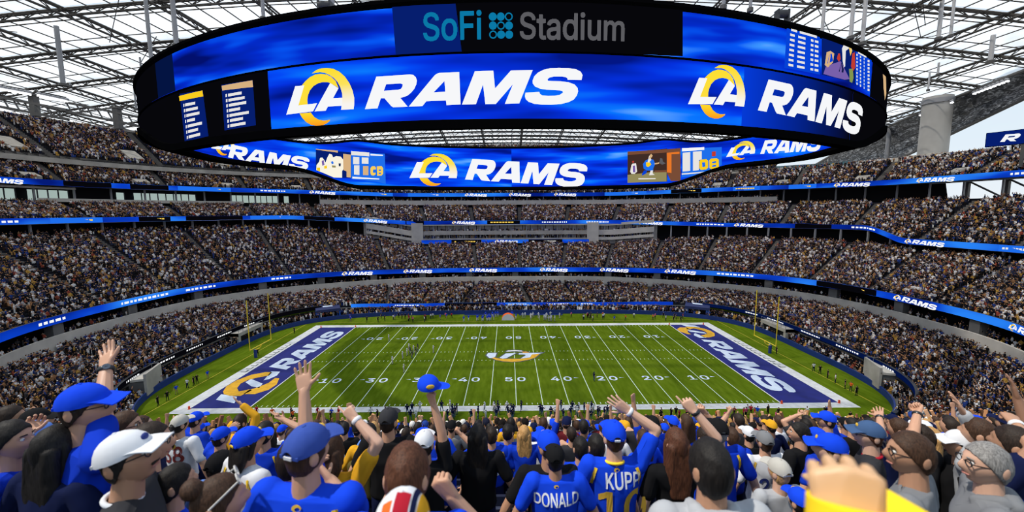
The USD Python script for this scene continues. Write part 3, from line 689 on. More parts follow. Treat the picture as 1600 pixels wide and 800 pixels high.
# hanging poles and the big column
def pole(u, v0, v1, d, w, label, m='steel_grey'):
    a = at_depth(u, v1, d); top = zr(a[0], a[1])+1
    t = thing('hanging_pole', label, 'pole'); obj('shaft', tube([a, (a[0], a[1], top)], w/2, 10), m, t)
    obj('bracket', trimesh.creation.cylinder(w*.9, .5, sections=10).apply_translation(a+[0, 0, .2]), 'steel_dark', t)
for u, v1, d, w, lab in ((99, 134, 92, .9, 'thick grey pole hanging from the roof at far left'), (110, 136, 120, .5, 'thin grey pole close right of the thick left one'), (238, 110, 78, .65, 'grey pole meeting the left end of the video board'), (276, 74, 74, .8, 'grey pole over the left shoulder of the video board'), (222, 124, 110, .45, 'thin pole left of the video board'), (213, 172, 130, .5, 'short thin pole at the left tip of the video board'),
                          (1329, 61, 74, .65, 'left one of a pair of poles over the right shoulder of the video board'), (1347, 70, 74, .65, 'right one of a pair of poles over the right shoulder of the video board'), (1265, 118, 112, .5, 'thin pole right of the video board'), (1284, 60, 78, .6, 'pale pole above the right end of the video board'), (1250, 142, 118, .45, 'low thin pole beside the right tip of the video board'), (1466, 62, 84, .7, 'pale pole hanging at the upper right'), (1547, 98, 96, .9, 'pale thick pole at the right edge of the roof'), (1485, 58, 80, .5, 'slim pale pole in the upper right corner'),
                          (412, 32, 60, .5, 'pole above the left part of the video board'), (520, 14, 56, .5, 'pole above the video board next to the dark winch'), (1130, 14, 56, .5, 'pole above the right part of the video board'), (1172, 18, 58, .45, 'slim pole right of centre above the video board')):
    if lab.startswith(('thin pole right', 'low thin')): u += 200
    pole(u, 0, v1, d, w, lab, 'steel_pale' if u > 1200 else 'steel_grey')
for u, v, d, lab in ((508, 9, 50, 'dark winch on the top edge of the video board left of centre'), (1222, 22, 56, 'dark winch on the top edge of the video board right of centre')):
    a = at_depth(u, v, d); t = thing('winch', lab, 'winch'); obj('drum', trimesh.creation.cylinder(.55, 1.5, sections=14, transform=trimesh.transformations.rotation_matrix(pi/2, [0, 1, 0])).apply_translation(a), 'charcoal', t, 40)
    obj('frame', cat(bx(a[0]-.8, a[0]-.6, a[1]-.5, a[1]+.5, a[2]-1.2, a[2]+.5), bx(a[0]+.6, a[0]+.8, a[1]-.5, a[1]+.5, a[2]-1.2, a[2]+.5)), 'charcoal', t)
def column(label, x, y, r, z1, z0=0):
    t = thing('roof_column', label, 'column', (x, y, z0))
    obj('shaft', tube([(0, 0, 0), (0, 0, z1-z0)], [r, r*1.0], 32), 'column_paint', t, 40)
    obj('collar', tube([(0, 0, z1-z0-2.2), (0, 0, z1-z0-.8)], r*1.08, 32), 'steel_grey', t, 40)
    obj('plinth', bx(-r*1.5, r*1.3, -r*1.6, r*1.3, 49.3-z0, 51.3-z0), 'concrete_pale', t)
c_ = on_y(1461, 200, 47.0); column('huge round white column carrying the right side of the roof', c_[0], 47.0, 3.75, 70)
c_ = on_y(1388, 220, 78.0); t = thing('roof_strut', 'slim grey strut between the roof edge and the right stand', 'strut'); obj('shaft', tube([(c_[0], 78, 46), (c_[0], 78, 66)], .8, 10), 'steel_grey', t, 40)
a = on_y(1600, 213, 5.0); t = thing('scoreboard', 'small blue screen on a post above the seats at the right edge', 'screen', tuple(a), -62)
obj('cabinet', bx(-6, 4.2, 0, .6, -1.7, 1.7), 'screen_frame', t); obj('led_panel', bx(-5.9, 4.1, -.06, 0, -1.6, 1.6), 'led_navy', t); obj('post', bx(-.3, .3, .1, .5, -7, -1.7), 'steel_dark', t)
obj('letter', (lambda v, f: (np.c_[v[:, 0]*1.5-3.6, np.full(len(v), -.12), v[:, 1]*1.5-.8], f))(*poly_mesh(RAMS[0])), 'led_white', t)

# ------------------------------------------------------------------ the oval video board
vb = thing('video_board', 'giant oval double-sided video board hanging over the field', 'video board')
def zq(x, base, k=-2.48): return base+k*(x/70)**2
def sstep(a, b, x): t = np.clip((x-a)/(b-a), 0, 1); return t*t*(3-2*t)
def z_top(x, y):
    far = 53.9-1.6*sstep(45, 57, abs(x))+.45*np.exp(-((abs(x)-45)/5)**2); near = zq(x, 54.5); w = sstep(-6, 8, y); return near*(1-w)+far*w
def z_split(x, y): return zq(x, 49.42)
def z_bot(x, y):
    far = 41.05+4.55*sstep(46, 61, abs(x)); near = zq(x, 42.65, -1.3)+4.7*sstep(44, 60, abs(x)); w = sstep(-6, 8, y); return near*(1-w)+far*w
S_ = np.linspace(-RING_LEN/2, RING_LEN/2, 361)
def ring_rows(zf, out, dz=0):
    p = ring_at(S_, 0, out); p[:, 2] = zf(p[:, 0], p[:, 1])+dz; return p
o_top, o_spl, o_bot = ring_rows(z_top, 0), ring_rows(z_split, 0), ring_rows(z_bot, 0)
i_top, i_bot = ring_rows(z_top, -RT), ring_rows(z_bot, -RT)
uvr = lambda *rows: np.vstack([np.c_[S_, r[:, 2]] for r in rows])
def face(name, lo, hi, m, sel=None, label=None):
    idx = np.arange(len(S_)) if sel is None else np.where((S_ >= sel[0]) & (S_ <= sel[1]))[0]
    obj(name, loft([lo[idx], hi[idx]]), m, vb, True, uv=np.vstack([np.c_[S_[idx], lo[idx][:, 2]], np.c_[S_[idx], hi[idx][:, 2]]]), label=label)
face('upper_screen', lift(o_spl, .14), lift(o_top, -.35), 'screen_blue_upper', label='upper band of the outer screen')
face('lower_screen', lift(o_bot, .15), lift(o_spl, -.10), 'screen_blue', label='lower band of the outer screen')
face('inner_screen', lift(i_bot, .25), lift(i_top, -.25), 'screen_blue', label='screen on the inside of the oval')
fo = lambda r, d: np.stack([r[:, 0]*(1+d/70), r[:, 1]*(1+d/48), r[:, 2]], -1)
obj('top_frame', loft([lift(o_top, -.35), fo(o_top, .35), lift(fo(o_top, .3), .35), lift(fo(i_top, -.3), .35), fo(i_top, -.35), lift(i_top, -.25)]), 'screen_frame', vb)
obj('bottom_frame', loft([lift(i_bot, .25), fo(i_bot, -.4), lift(fo(i_bot, -.4), -.55), lift(fo(o_bot, .4), -.85), fo(o_bot, .4), lift(o_bot, .15)]), 'screen_frame', vb)
obj('divider', loft([lift(o_spl, -.10), fo(lift(o_spl, .02), .25), lift(o_spl, .14)]), 'screen_frame', vb)
def put_near(name, shape, m, out=.12, uv=None, seg=1.2, label=None):
    v, f = poly_mesh(shape, seg=seg); obj(name, (ring_at(v[:, 0], v[:, 1], out), f), m, vb, uv=uv(v) if uv else None, label=label)
def put_far(name, shape, m, out=.12, uv=None, seg=1.2, label=None):
    v, f = poly_mesh(shape, seg=seg); obj(name, (ring_at(v[:, 0], v[:, 1], -RT-out), f[:, ::-1]), m, vb, uv=uv(v) if uv else None, label=label)
def near_poly(pts): return Polygon([ring_hit(*p) for p in pts]).buffer(0)
def far_poly(pts): return Polygon([ring_hit(*p, far=True, inset=RT) for p in pts]).buffer(0)
def word_near(u0, v0, u1, v1, h, dark=False):
    """RAMS on the outer face; baseline from pixel (u0,v0) to (u1,v1), cap height h pixels"""
    a, b = ring_hit(u0, v0), ring_hit(u1, v1); hh = ring_hit(u0, v0-h)[1]-a[1]
    for g in RAMS:
        q = affinity.affine_transform(g, [(b[0]-a[0])/RAMS_W, 0, (b[1]-a[1])/RAMS_W, hh, a[0], a[1]])
        put_near('letter', q, 'led_white', .16)
def place_logo(put, box, mirror=False):
    s0, z0, s1, z1 = box
    for m, g in LOGO:
        q = affinity.affine_transform(g, [(s1-s0)/LOGO_W, 0, 0, z1-z0, s0, z0]); zs = q.bounds
        put('logo_horn' if 'horn' in m else 'logo_letter', q, m, .16 if m == 'led_white' else .13, uv=(lambda v, z=(z0, z1): np.c_[v[:, 0], (v[:, 1]-z[0])/(z[1]-z[0])]) if 'horn' in m else None)
def nbox(u0, vb_, u1, vt, vmid=None):
    um = (u0+u1)/2; return (ring_hit(u0, vb_)[0], ring_hit(um, vb_)[1], ring_hit(u1, vt)[0], ring_hit(um, vt)[1])
# outer face, lower band
S0 = lambda u, v: ring_hit(u, v)[0]
def end_panel(a, b, lo, hi, m, out, label=None):
    idx = np.where((S_ > a) & (S_ < b))[0]; ss = np.concatenate([[a], S_[idx], [b]]); L_, H_ = [np.stack([np.interp(ss, S_, q[:, i]) for i in range(3)], 1) for q in (lo, hi)]
    uv = np.c_[np.tile((ss-a)/(b-a), 2), np.zeros(2*len(ss))] if m == 'led_fade' else None
    obj('dark_panel', loft([ring_at(ss, L_[:, 2], out), ring_at(ss, H_[:, 2], out)]), m, vb, uv=uv, label=label)
low_, mid_, top_ = lift(o_bot, .05), lift(o_spl, -.12), lift(o_top, -.4)
end_panel(-104, S0(422, 160), low_, mid_, 'led_black', .06, 'unlit black end of the lower band')
for pts, head in (([(282,147),(318,141.5),(327,213),(290,222)], [(281.5,150.5),(318,141.8),(319.5,151),(282.5,158.5)]), ([(347,133),(396,125.5),(401,196),(352,204)], [(348,134.5),(396,126),(397,136.5),(349,142)])):
    put_near('score_panel', near_poly(pts), 'led_navy', .09)
    put_near('score_panel_header', near_poly(head), 'led_yellow' if pts[0][0] < 300 else 'led_tan', .13)
    (x0, y0), (x1, y1), (x2, y2), (x3, y3) = pts
    for k in range(7):
        f = .24+.112*k; a = np.array([x0+(x3-x0)*f, y0+(y3-y0)*f]); b = np.array([x1+(x2-x1)*f, y1+(y2-y1)*f]); w = [.62, .74, .80, .5, .88, .6, .7][k]
        L = lambda q, d: tuple(a+(b-a)*q+[0, d])
        put_near('score_line', near_poly([L(.12, -1.6), L(.17, -1.7), L(.17, 3.3), L(.12, 3.4)]).union(near_poly([L(.20, -1.6), L(.2+w*.7, -1.9), L(.2+w*.7, 2.6), L(.20, 3.0)])), 'led_offwhite', .13)
place_logo(put_near, nbox(450, 197, 552.5, 107.6)); 
for g, (o, hs) in zip(RAMS, _r): put_near('letter', Polygon(o, hs).buffer(0), 'led_white', .16)
place_logo(put_near, nbox(1072.5, 186, 1166, 101))
end_panel(S0(1160, 150), S0(1330, 170), low_, mid_, 'led_fade', .07)
end_panel(S0(1329, 180), 104, low_, mid_, 'led_black', .09, 'unlit black end of the lower band')
for g in RAMS:
    a, b = ring_hit(1182, 173), ring_hit(1341, 197); hh = ring_hit(1190, 129)[1]-ring_hit(1184, 173)[1]
    q = affinity.affine_transform(g, [(b[0]-a[0])/RAMS_W*1.03, 0, 0, hh, a[0], a[1]]); put_near('letter', q, 'led_white', .17)
# outer face, upper band
end_panel(-104, S0(246, 130), lift(o_spl, .2), top_, 'led_black', .06); end_panel(S0(246, 130), S0(273, 120), lift(o_spl, .2), top_, 'led_darkblue', .06)
put_near('dim_panel', near_poly([(613,11),(720,6),(722,83),(619,88)]), 'led_navy', .07)
put_near('dark_panel', near_poly([(712,6),(900,4.5),(1066,12),(1066,88.5),(900,83),(722,83.5)]), 'led_black', .09)
def text_near(txt, u0, v0, u1, v1, h, m, bold=True):
    g = text_poly(txt, bold); x0, _, x1, _ = g.bounds; a, b = ring_hit(u0, v0), ring_hit(u1, v1); hh = ring_hit(u0, v0-h)[1]-a[1]
    k = (b[0]-a[0])/(x1-x0)
    for part in getattr(g, 'geoms', [g]):
        put_near('letter', affinity.affine_transform(part, [k, 0, 0, hh, a[0]-x0*k, a[1]]), m, .14)
text_near('SoFi', 662, 64, 753, 62, 42, 'led_teal')
text_near('Stadium', 812, 61, 975, 63, 40, 'led_grey')
for r in range(3):
    for c in range(3):
        p = ring_hit(770+12.5*c+.3*r, 27+14*r); ring_ = (r, c) in ((0, 2), (1, 1), (2, 0)); e = Point(*p).buffer(.40, 10)
        put_near('logo_dot', e.difference(Point(*p).buffer(.27, 8)) if ring_ else e, 'led_teal', .14)
put_near('stats_panel', near_poly([(1229,38),(1280,53),(1280,117),(1224.5,106.5)]), 'led_blue', .07)
for k in range(8):
    f = .10+.115*k; a = np.array([1229, 38])+np.array([-4.5, 68.5])*f; b = np.array([1280, 53])+np.array([0, 64])*f; L = lambda q, d: tuple(a+(b-a)*q+[0, d])
    g = [near_poly([L(x0, -1.4), L(x1, -1.4), L(x1, 2.3), L(x0, 2.3)]) for x0, x1 in (((.12, .3), (.38, .9)) if k == 0 else ((.1, .24), (.34, .56), (.72, .8), (.84, .95)))]
    put_near('stats_line', unary_union(g), 'led_offwhite', .11)
put_near('picture_panel', near_poly([(1283,54),(1336,76),(1335,131),(1283,117)]), 'led_navy', .07)
for m, pts in (('led_purple', [(1285,116),(1289,104),(1300,100),(1312,96),(1320,112),(1326,124),(1318,125),(1302,121)]), ('led_tan', [(1287,102),(1290,82),(1296,80),(1302,84),(1300,98),(1292,106)]), ('led_blue', [(1291,100),(1294,86),(1298,84),(1300,96)]), ('led_red', [(1306,92),(1308,84),(1311,84),(1312,93),(1309,97)]), ('led_offwhite', [(1315,96),(1314,76),(1319,66),(1327,67),(1329,80),(1325,76),(1320,80),(1319,104),(1317,106)]), ('led_gold', [(1322,67),(1327,67),(1330,80),(1327,88),(1325,76)]), ('led_green', [(1326,128),(1325,108),(1331,108),(1332,122),(1330,130)]), ('led_red', [(1328,104),(1330,84),(1334,82),(1335,106),(1331,112)]), ('led_darkblue', [(1309,112),(1313,98),(1317,106),(1316,114)])):
    put_near('picture_patch', near_poly(pts), m, .11)
put_near('stats_panel', near_poly([(1336,76),(1361,90),(1359.5,143),(1335,131)]), 'led_blue', .07)
g = [near_poly([(1339,80),(1352,87),(1352,91),(1339,84)])]+[near_poly([(x, 84+(x-1336)*.55+k*5.6), (x+w, 84.5+(x-1336)*.55+k*5.6), (x+w, 88+(x-1336)*.55+k*5.6), (x, 87.5+(x-1336)*.55+k*5.6)]) for x, w in ((1336.5, 2), (1342, 1.8), (1348, 1.2), (1354, 3)) for k in range(9)]
put_near('stats_line', unary_union(g), 'led_offwhite', .11)
end_panel(S0(1360.5, 120), 104, lift(o_spl, .2), top_, 'led_black', .08)
put_near('picture_patch', near_poly([(1378,116),(1382.5,120),(1383.5,146),(1381,157),(1379,138)]), 'led_tan', .11)
# inner face, far side
def fbox(u0, vb_, u1, vt): um = (u0+u1)/2; H = lambda u, v: ring_hit(u, v, far=True, inset=RT); return (H(u0, vb_)[0], H(um, vb_)[1], H(u1, vt)[0], H(um, vt)[1])
def mirror_put(name, shape, m, out, uv=None): put_far(name, shape, m, out, uv)
def far_word(u0, v0, u1, v1, h, lead=0):
    H = lambda u, v: ring_hit(u, v, far=True, inset=RT); a, b = H(u0, v0), H(u1, v1); hh = H(u0, v0-h)[1]-a[1]
    s0, s1 = a[0], b[0]
    if s1-s0 > RING_LEN/2: s0 += RING_LEN
    if s0-s1 > RING_LEN/2: s1 += RING_LEN
    for g in RAMS: put_far('letter', affinity.affine_transform(g, [(s1-s0)/RAMS_W, 0, 0, hh, s0, a[1]]), 'led_white', .16)
def far_logo(u0, vb_, u1, vt):
    s0, z0, s1, z1 = fbox(u0, vb_, u1, vt)
    if s1-s0 > RING_LEN/2: s0 += RING_LEN
    if s0-s1 > RING_LEN/2: s1 += RING_LEN
    place_logo(put_far, (s0, z0, s1, z1))
far_logo(641, 291, 714.5, 240); far_word(727, 280.5, 917, 279.5, 29)
far_word(356, 246, 485, 252, 19); far_logo(330, 243, 366, 210)
far_logo(1133, 250, 1180, 221.5); far_word(1187, 241, 1285, 233, 18)
def fp(ox, oy, k, pts): return far_poly([(ox+x*k, oy+y*k) for x, y in pts])
F6 = lambda p: fp(960, 230, .1125, p); F7 = lambda p: fp(480, 220, .1, p)
for nm, m, o, g in (
  ('picture_panel', 'led_darkbrown', .07, F6([(172,70),(720,20),(720,478),(172,495)])), ('picture_patch', 'led_brown', .09, F6([(172,62),(905,15),(905,60),(172,108)])), ('picture_patch', 'led_olive', .09, F6([(172,385),(520,345),(712,345),(712,476),(172,495)])), ('picture_patch', 'led_brown', .10, F6([(545,325),(712,318),(712,348),(545,352)])),
  ('picture_patch', 'led_offwhite', .11, F6([(208,340),(225,250),(240,230),(290,225),(305,340),(270,372),(225,372)])), ('picture_patch', 'led_purple', .13, F6([(245,260),(275,255),(280,350),(248,350)])), ('picture_patch', 'led_red', .13, F6([(235,195),(262,190),(262,215),(237,218)])),
  ('picture_patch', 'led_mid', .11, F6([(385,235),(420,185),(470,165),(530,175),(555,235),(530,290),(525,320),(490,325),(440,325),(395,300)])), ('picture_patch', 'led_offwhite', .13, F6([(440,240),(470,120),(490,130),(500,180),(480,200),(470,250)])), ('picture_patch', 'led_yellow', .14, F6([(425,210),(490,215),(500,245),(455,280),(430,262)])), ('picture_patch', 'led_tan', .13, F6([(470,160),(478,110),(500,95),(520,115),(510,140),(490,155)])), ('picture_patch', 'led_blue', .12, F6([(400,325),(440,325),(430,365),(375,395),(370,375)])), ('picture_patch', 'led_offwhite', .12, F6([(490,325),(525,320),(520,362),(548,385),(470,390)])), ('picture_patch', 'led_grey', .12, F6([(610,220),(625,150),(655,160),(660,200),(700,225),(650,245)])), ('picture_patch', 'led_tan', .12, F6([(545,225),(610,210),(610,230),(545,242)])), ('picture_patch', 'led_offwhite', .12, F6([(322,432),(560,432),(560,445),(322,448)])),
  ('stats_panel', 'led_brown', .08, F6([(712,60),(905,30),(905,470),(770,470),(712,350)])), ('picture_patch', 'led_orange', .10, F6([(715,80),(890,65),(890,95),(780,100),(780,360),(718,350)])),
  ('stats_panel', 'led_mid', .08, F6([(920,20),(1478,0),(1478,250),(1300,330),(1100,400),(920,420)])), ('stats_line', 'led_white', .11, F6([(925,15),(1235,0),(1235,40),(925,60)])), ('stats_line', 'led_offwhite', .11, F6([(935,80),(1040,70),(1040,330),(935,340)])), ('stats_line', 'led_offwhite', .11, F6([(1078,65),(1200,55),(1200,170),(1160,180),(1160,320),(1078,330)])), ('stats_line', 'led_offwhite', .11, F6([(920,365),(1300,335),(1300,350),(920,385)])),
  ('score_digit', 'led_yellow', .14, F6([(1165,195),(1185,175),(1265,168),(1290,190),(1290,285),(1265,310),(1190,318),(1165,295)]).difference(F6([(1205,215),(1245,208),(1252,270),(1210,280)]))), ('score_digit', 'led_yellow', .14, F6([(1305,185),(1330,160),(1410,155),(1438,175),(1440,275),(1415,305),(1340,312),(1308,290)]).difference(F6([(1345,205),(1400,195),(1400,220),(1345,228)])).difference(F6([(1345,255),(1400,245),(1400,270),(1345,278)]))), ('stats_line', 'led_red', .12, F6([(1340,65),(1395,58),(1395,125),(1340,130)])),
  ('picture_panel', 'led_navy', .07, F7([(150,130),(700,185),(700,580),(560,578),(430,575),(150,455)])), ('picture_patch', 'led_tan', .09, F7([(150,128),(495,155),(495,188),(150,140)])), ('picture_patch', 'led_cream', .11, F7([(155,460),(160,380),(200,330),(215,270),(250,262),(280,300),(300,340),(330,260),(360,205),(400,215),(420,260),(470,240),(540,250),(590,310),(590,420),(560,480),(560,578),(430,575),(280,510)])), ('picture_patch', 'led_purple', .13, F7([(240,320),(270,300),(285,380),(250,392)])), ('picture_patch', 'led_yellow', .13, F7([(165,420),(215,420),(215,480),(165,465)])), ('picture_patch', 'led_mid', .13, F7([(385,330),(415,320),(430,355),(400,368)])), ('picture_patch', 'led_darkblue', .13, F7([(505,355),(540,355),(535,400),(510,400)])), ('picture_patch', 'led_olive', .13, F7([(400,385),(460,390),(460,420),(405,418)])), ('picture_patch', 'led_yellow', .13, F7([(275,400),(320,385),(325,430),(285,440)])),
  ('stats_panel', 'led_tan', .12, F7([(575,205),(695,220),(695,575),(630,570),(630,480),(580,460)])), ('stats_panel', 'led_mid', .08, F7([(700,165),(1225,205),(1240,675),(1100,640),(700,600)])), ('stats_line', 'led_offwhite', .10, F7([(700,160),(985,185),(985,245),(700,225)])), ('stats_line', 'led_white', .11, F7([(1000,205),(1195,220),(1195,240),(1000,232)])), ('stats_line', 'led_offwhite', .11, F7([(732,250),(828,255),(828,370),(732,365)])), ('stats_line', 'led_offwhite', .11, F7([(865,260),(972,265),(972,362),(865,358)])), ('stats_line', 'led_tan', .11, F7([(885,395),(970,395),(970,540),(885,535)])), ('stats_line', 'led_offwhite', .11, F7([(745,385),(830,385),(830,535),(745,530)])), ('stats_line', 'led_white', .11, F7([(720,560),(1140,590),(1140,605),(720,592)])),
  ('score_digit', 'led_gold', .14, F7([(1000,430),(1025,398),(1070,398),(1088,425),(1085,450),(1045,450),(1040,500),(1085,500),(1080,530),(1050,545),(1015,540),(1000,505)])), ('score_digit', 'led_gold', .14, F7([(1100,400),(1175,395),(1200,430),(1200,515),(1175,545),(1105,548)]).difference(F7([(1130,450),(1165,450),(1165,470),(1130,470)])).difference(F7([(1130,500),(1165,500),(1165,518),(1130,518)])))):
    if not g.is_empty: put_far(nm, g, m, o)
# ------------------------------------------------------------------ the crowd in the bowl (uncountable) 
LOOK['crowd'] = usdkit.material(stage, '/World/Looks/crowd', {
    'o': ('object_info', {}), 't': ('texture_coordinate', {}), 's': ('separate_xyz', {}),
    'h1': ('math', {'math_type': 'multiply', 'value2': 17.31}), 'f1': ('math', {'math_type': 'fraction'}),
    'h2': ('math', {'math_type': 'multiply', 'value2': 43.77}), 'f2': ('math', {'math_type': 'fraction'}),
    'shirt': ('rgb_ramp', {'interpolate': False, 'ramp': [(0, (.010, .010, .014)), (.26, (.020, .026, .060)), (.42, (.022, .050, .21)), (.49, (.72, .70, .68)), (.615, (.055, .052, .055)), (.69, (.46, .26, .05)), (.735, (.30, .15, .07)), (.79, (.38, .38, .40)), (.87, (.007, .007, .008)), (.965, (.26, .05, .03))]}),
    'skin': ('rgb_ramp', {'interpolate': False, 'ramp': [(0, (.52, .27, .14)), (.35, (.40, .19, .09)), (.65, (.22, .10, .05)), (.85, (.60, .34, .20))]}),
    'hat': ('rgb_ramp', {'interpolate': False, 'ramp': [(0, (.010, .008, .007)), (.40, (.035, .018, .010)), (.58, (.018, .045, .22)), (.68, (.62, .60, .57)), (.79, (.012, .014, .03)), (.9, (.34, .19, .06))]}),
    'c1': ('math', {'math_type': 'greater_than', 'value2': .33}), 'c2': ('math', {'math_type': 'greater_than', 'value2': .66}),
    'x1': ('mix', {}), 'x2': ('mix', {}), 'p': ('principled_bsdf', {'roughness': .9, 'specular_ior_level': .08})},
    [('t.UV', 's.vector'), ('o.random', 'h1.value1'), ('h1.value', 'f1.value1'), ('o.random', 'h2.value1'), ('h2.value', 'f2.value1'),
     ('o.random', 'shirt.fac'), ('f1.value', 'skin.fac'), ('f2.value', 'hat.fac'), ('s.x', 'c1.value1'), ('s.x', 'c2.value1'),
     ('c1.value', 'x1.fac'), ('skin.color', 'x1.color1'), ('shirt.color', 'x1.color2'), ('c2.value', 'x2.fac'), ('x1.color', 'x2.color1'), ('hat.color', 'x2.color2'), ('x2.color', 'p.base_color')], surface='p.BSDF')
def _prism(rings, n=6):
    """stack of (z, rx, ry, cx, cy) rings"""
    an = np.linspace(0, 2*pi, n, endpoint=False)+.26
    V = np.vstack([np.c_[cx+rx*np.cos(an), cy+ry*np.sin(an), np.full(n, z)] for z, rx, ry, cx, cy in rings]); q = []
    for i in range(len(rings)-1):
        for j in range(n): q.append([i*n+j, i*n+(j+1) % n, (i+1)*n+(j+1) % n, (i+1)*n+j])
    top = [[(len(rings)-1)*n, (len(rings)-1)*n+j, (len(rings)-1)*n+j+1] for j in range(1, n-1)]
    return V, np.vstack([tri(q), top])
def mini(pose, r):
    """a low-detail spectator: +y is the way it faces; uv.x picks skin / shirt / hair"""
    sit = pose == 'sit'; z0 = .42 if sit else .0; hip = .48 if sit else .88; P = []
    def add(m, k): P.append((m, k))
    if sit: add(bx(-.2, .2, 0, .45, .0, .52), .5)
    else: add(_prism([(0, .15, .11, 0, 0), (hip, .17, .12, 0, 0)], 5), .85)
    sh = hip+.55
    add(_prism([(hip-.05, .17, .12, 0, 0), (hip+.28, .20, .13, 0, .01), (sh, .21, .11, 0, 0), (sh+.07, .08, .07, 0, 0)]), .5)
    h = trimesh.creation.icosphere(1, .105); h.apply_scale([.85, 1, 1.15]); v = np.array(h.vertices); f = np.array(h.faces)
    c = v[f].mean(1); up = (c[:, 2]-.55*c[:, 1]) > .012; v = v+[0, .02, sh+.22]
    add((v, f[~up]), .1); add((v*[1.04, 1.04, 1]+[0, 0, .008], f[up]), .9)
    for s in (-1, 1):
        S = np.array([s*.22, 0, sh-.02])
        if pose == 'up' or (pose == 'one' and s > 0): e, w = S+[s*.06, .08, .24], S+[s*.02+r.uniform(-.08, .08), .14, .52]
        elif pose == 'clap': e, w = S+[s*.04, .1, -.26], np.array([s*.05, .34, sh-.12])
        else: e, w = S+[s*.05, .02, -.27], S+[s*.01, .16, -.48]
        add(bar(S, e, .10), .5); add(bar(e, w, .075), .1 if pose != 'down' or s > 0 else .5)
    v, f = cat(*[m for m, _ in P]); uv = np.vstack([np.tile([k, .5], (len(m[0]), 1)) for m, k in P]); return v, f, uv
_POSES = ['down', 'clap', 'up', 'one', 'sit', 'sit', 'down', 'clap']
_mn = [mini(p, np.random.default_rng(50+i)) for i, p in enumerate(_POSES)]
PROB = np.array([.2, .13, .05, .08, .22, .14, .1, .08])
def crowd(label, P, yaw, seed, group='packed crowd in the stands', sc=1.0, prob=PROB):
    r = np.random.default_rng(seed); n = len(P)
    path = path_for('crowd'); pi_ = UsdGeom.PointInstancer.Define(stage, path); tag(pi_, label, 'crowd', group, 'stuff')
    targets = []
    for i, (v, f, uv) in enumerate(_mn):
        m = usdkit.mesh(stage, f'{path}/Prototypes/spectator_{i:03d}' if i else f'{path}/Prototypes/spectator', (v, f), LOOK['crowd'], uv=uv); targets.append(m.GetPath())
    pi_.CreatePrototypesRel().SetTargets(targets)
    a = yaw+r.normal(0, .35, n)
    pi_.CreatePositionsAttr(Vt.Vec3fArray.FromNumpy(np.asarray(P, np.float32)))
    pi_.CreateOrientationsAttr(Vt.QuathArray([Gf.Quath(float(math.cos(k/2)), 0, 0, float(math.sin(k/2))) for k in a]))
    s = np.float32(sc*r.uniform(.92, 1.08, n)); pi_.CreateScalesAttr(Vt.Vec3fArray.FromNumpy(np.stack([s*1.08, s*1.08, s], 1).astype(np.float32)))
    pi_.CreateProtoIndicesAttr(Vt.IntArray.FromNumpy(r.choice(len(_mn), n, p=prob/prob.sum()).astype(np.int32)))
def in_view(P, mx=230, my=60):
    u, v, w = project(P); return (w > 4) & (u > -mx) & (u < 1600+mx) & (v > -my) & (v < 800+my)
def seat_spots(front, back, n, sel, pitch, seed, fill=.91, skip_portal=False):
    r = np.random.default_rng(seed); out, yaw = [], []
    a0, a1 = ARC[sel[0]], ARC[sel[-1]]
    for j in range(n):
        c = front+(back-front)*((j+.45)/n); L = np.concatenate([[0], np.cumsum(np.hypot(*np.diff(c[:, :2], axis=0).T))])
        k = np.arange(np.interp(a0, ARC, L)+.3, np.interp(a1, ARC, L)-.3, pitch)
        k = k+r.uniform(-.14, .14, len(k)); ar = np.interp(k, L, ARC)
        ph = ((ar-a0-AISLE*.5+AISLE/2) % AISLE)-AISLE/2
        ok = (abs(ph) > .8) & (r.random(len(k)) < fill)
        if skip_portal: ok &= ~((j/n > .02) & (j/n < .36) & (ph > 1.7) & (ph < 4.7))
        k = k[ok]
        p = np.stack([np.interp(k, L, c[:, i]) for i in range(3)], 1); d = np.stack([np.interp(k, L, np.gradient(c[:, i], L)) for i in range(2)], 1)
        out.append(p); yaw.append(np.arctan2(d[:, 0], -d[:, 1])-pi/2)
    P, A = np.vstack(out), np.concatenate(yaw)
    ok = in_view(P); return P[ok], A[ok]
NCROWD = 0
for lab, fr_, bk_, n, sel, pt, sp in (
    ('packed crowd filling the lowest ring of seats around the field', t1f, t1b, 24, ALL, .62, False),
    ('packed crowd filling the second ring of seats between the two lower ribbon boards', t2f, t2b, 30, ALL, .64, False),
    ('packed crowd filling the third ring of seats above the suites', t3f, t3b, 20, ALL, .66, False),
    ('packed crowd in the fourth ring of seats above the topmost ribbon board', t4f, t4b, 15, ALL, .68, True),
    ('packed crowd in the steep topmost ring of seats under the roof', t5f, t5b, 26, S5, .72, True)):
    P, A = seat_spots(fr_, bk_, n, sel, pt, 20+n, skip_portal=sp); NCROWD += len(P)
    crowd(lab, P, A, 30+n)
def strip_spots(c, sel, pitch, seed, rows, inward, fill=.8, dz=0):
    r = np.random.default_rng(seed); o = []; ya = []
    for k in range(rows):
        q = outw(c, inward+k*.8)[sel]; L = np.concatenate([[0], np.cumsum(np.hypot(*np.diff(q[:, :2], axis=0).T))]); s = np.arange(.3, L[-1], pitch)
        s = s[r.random(len(s)) < fill]; s = s+r.uniform(-.2, .2, len(s)); p = np.stack([np.interp(s, L, q[:, i]) for i in range(3)], 1); p[:, 2] += dz+.12*k
        d = np.stack([np.interp(s, L, np.gradient(q[:, i], L)) for i in range(2)], 1); o.append(p); ya.append(np.arctan2(d[:, 0], -d[:, 1])-pi/2)
    P, A = np.vstack(o), np.concatenate(ya); ok = in_view(P); return P[ok], A[ok]
P, A = strip_spots(deck0, ALL, .7, 61, 3, .5); crowd('people in the field level seats just behind the blue wall', P, A, 62)
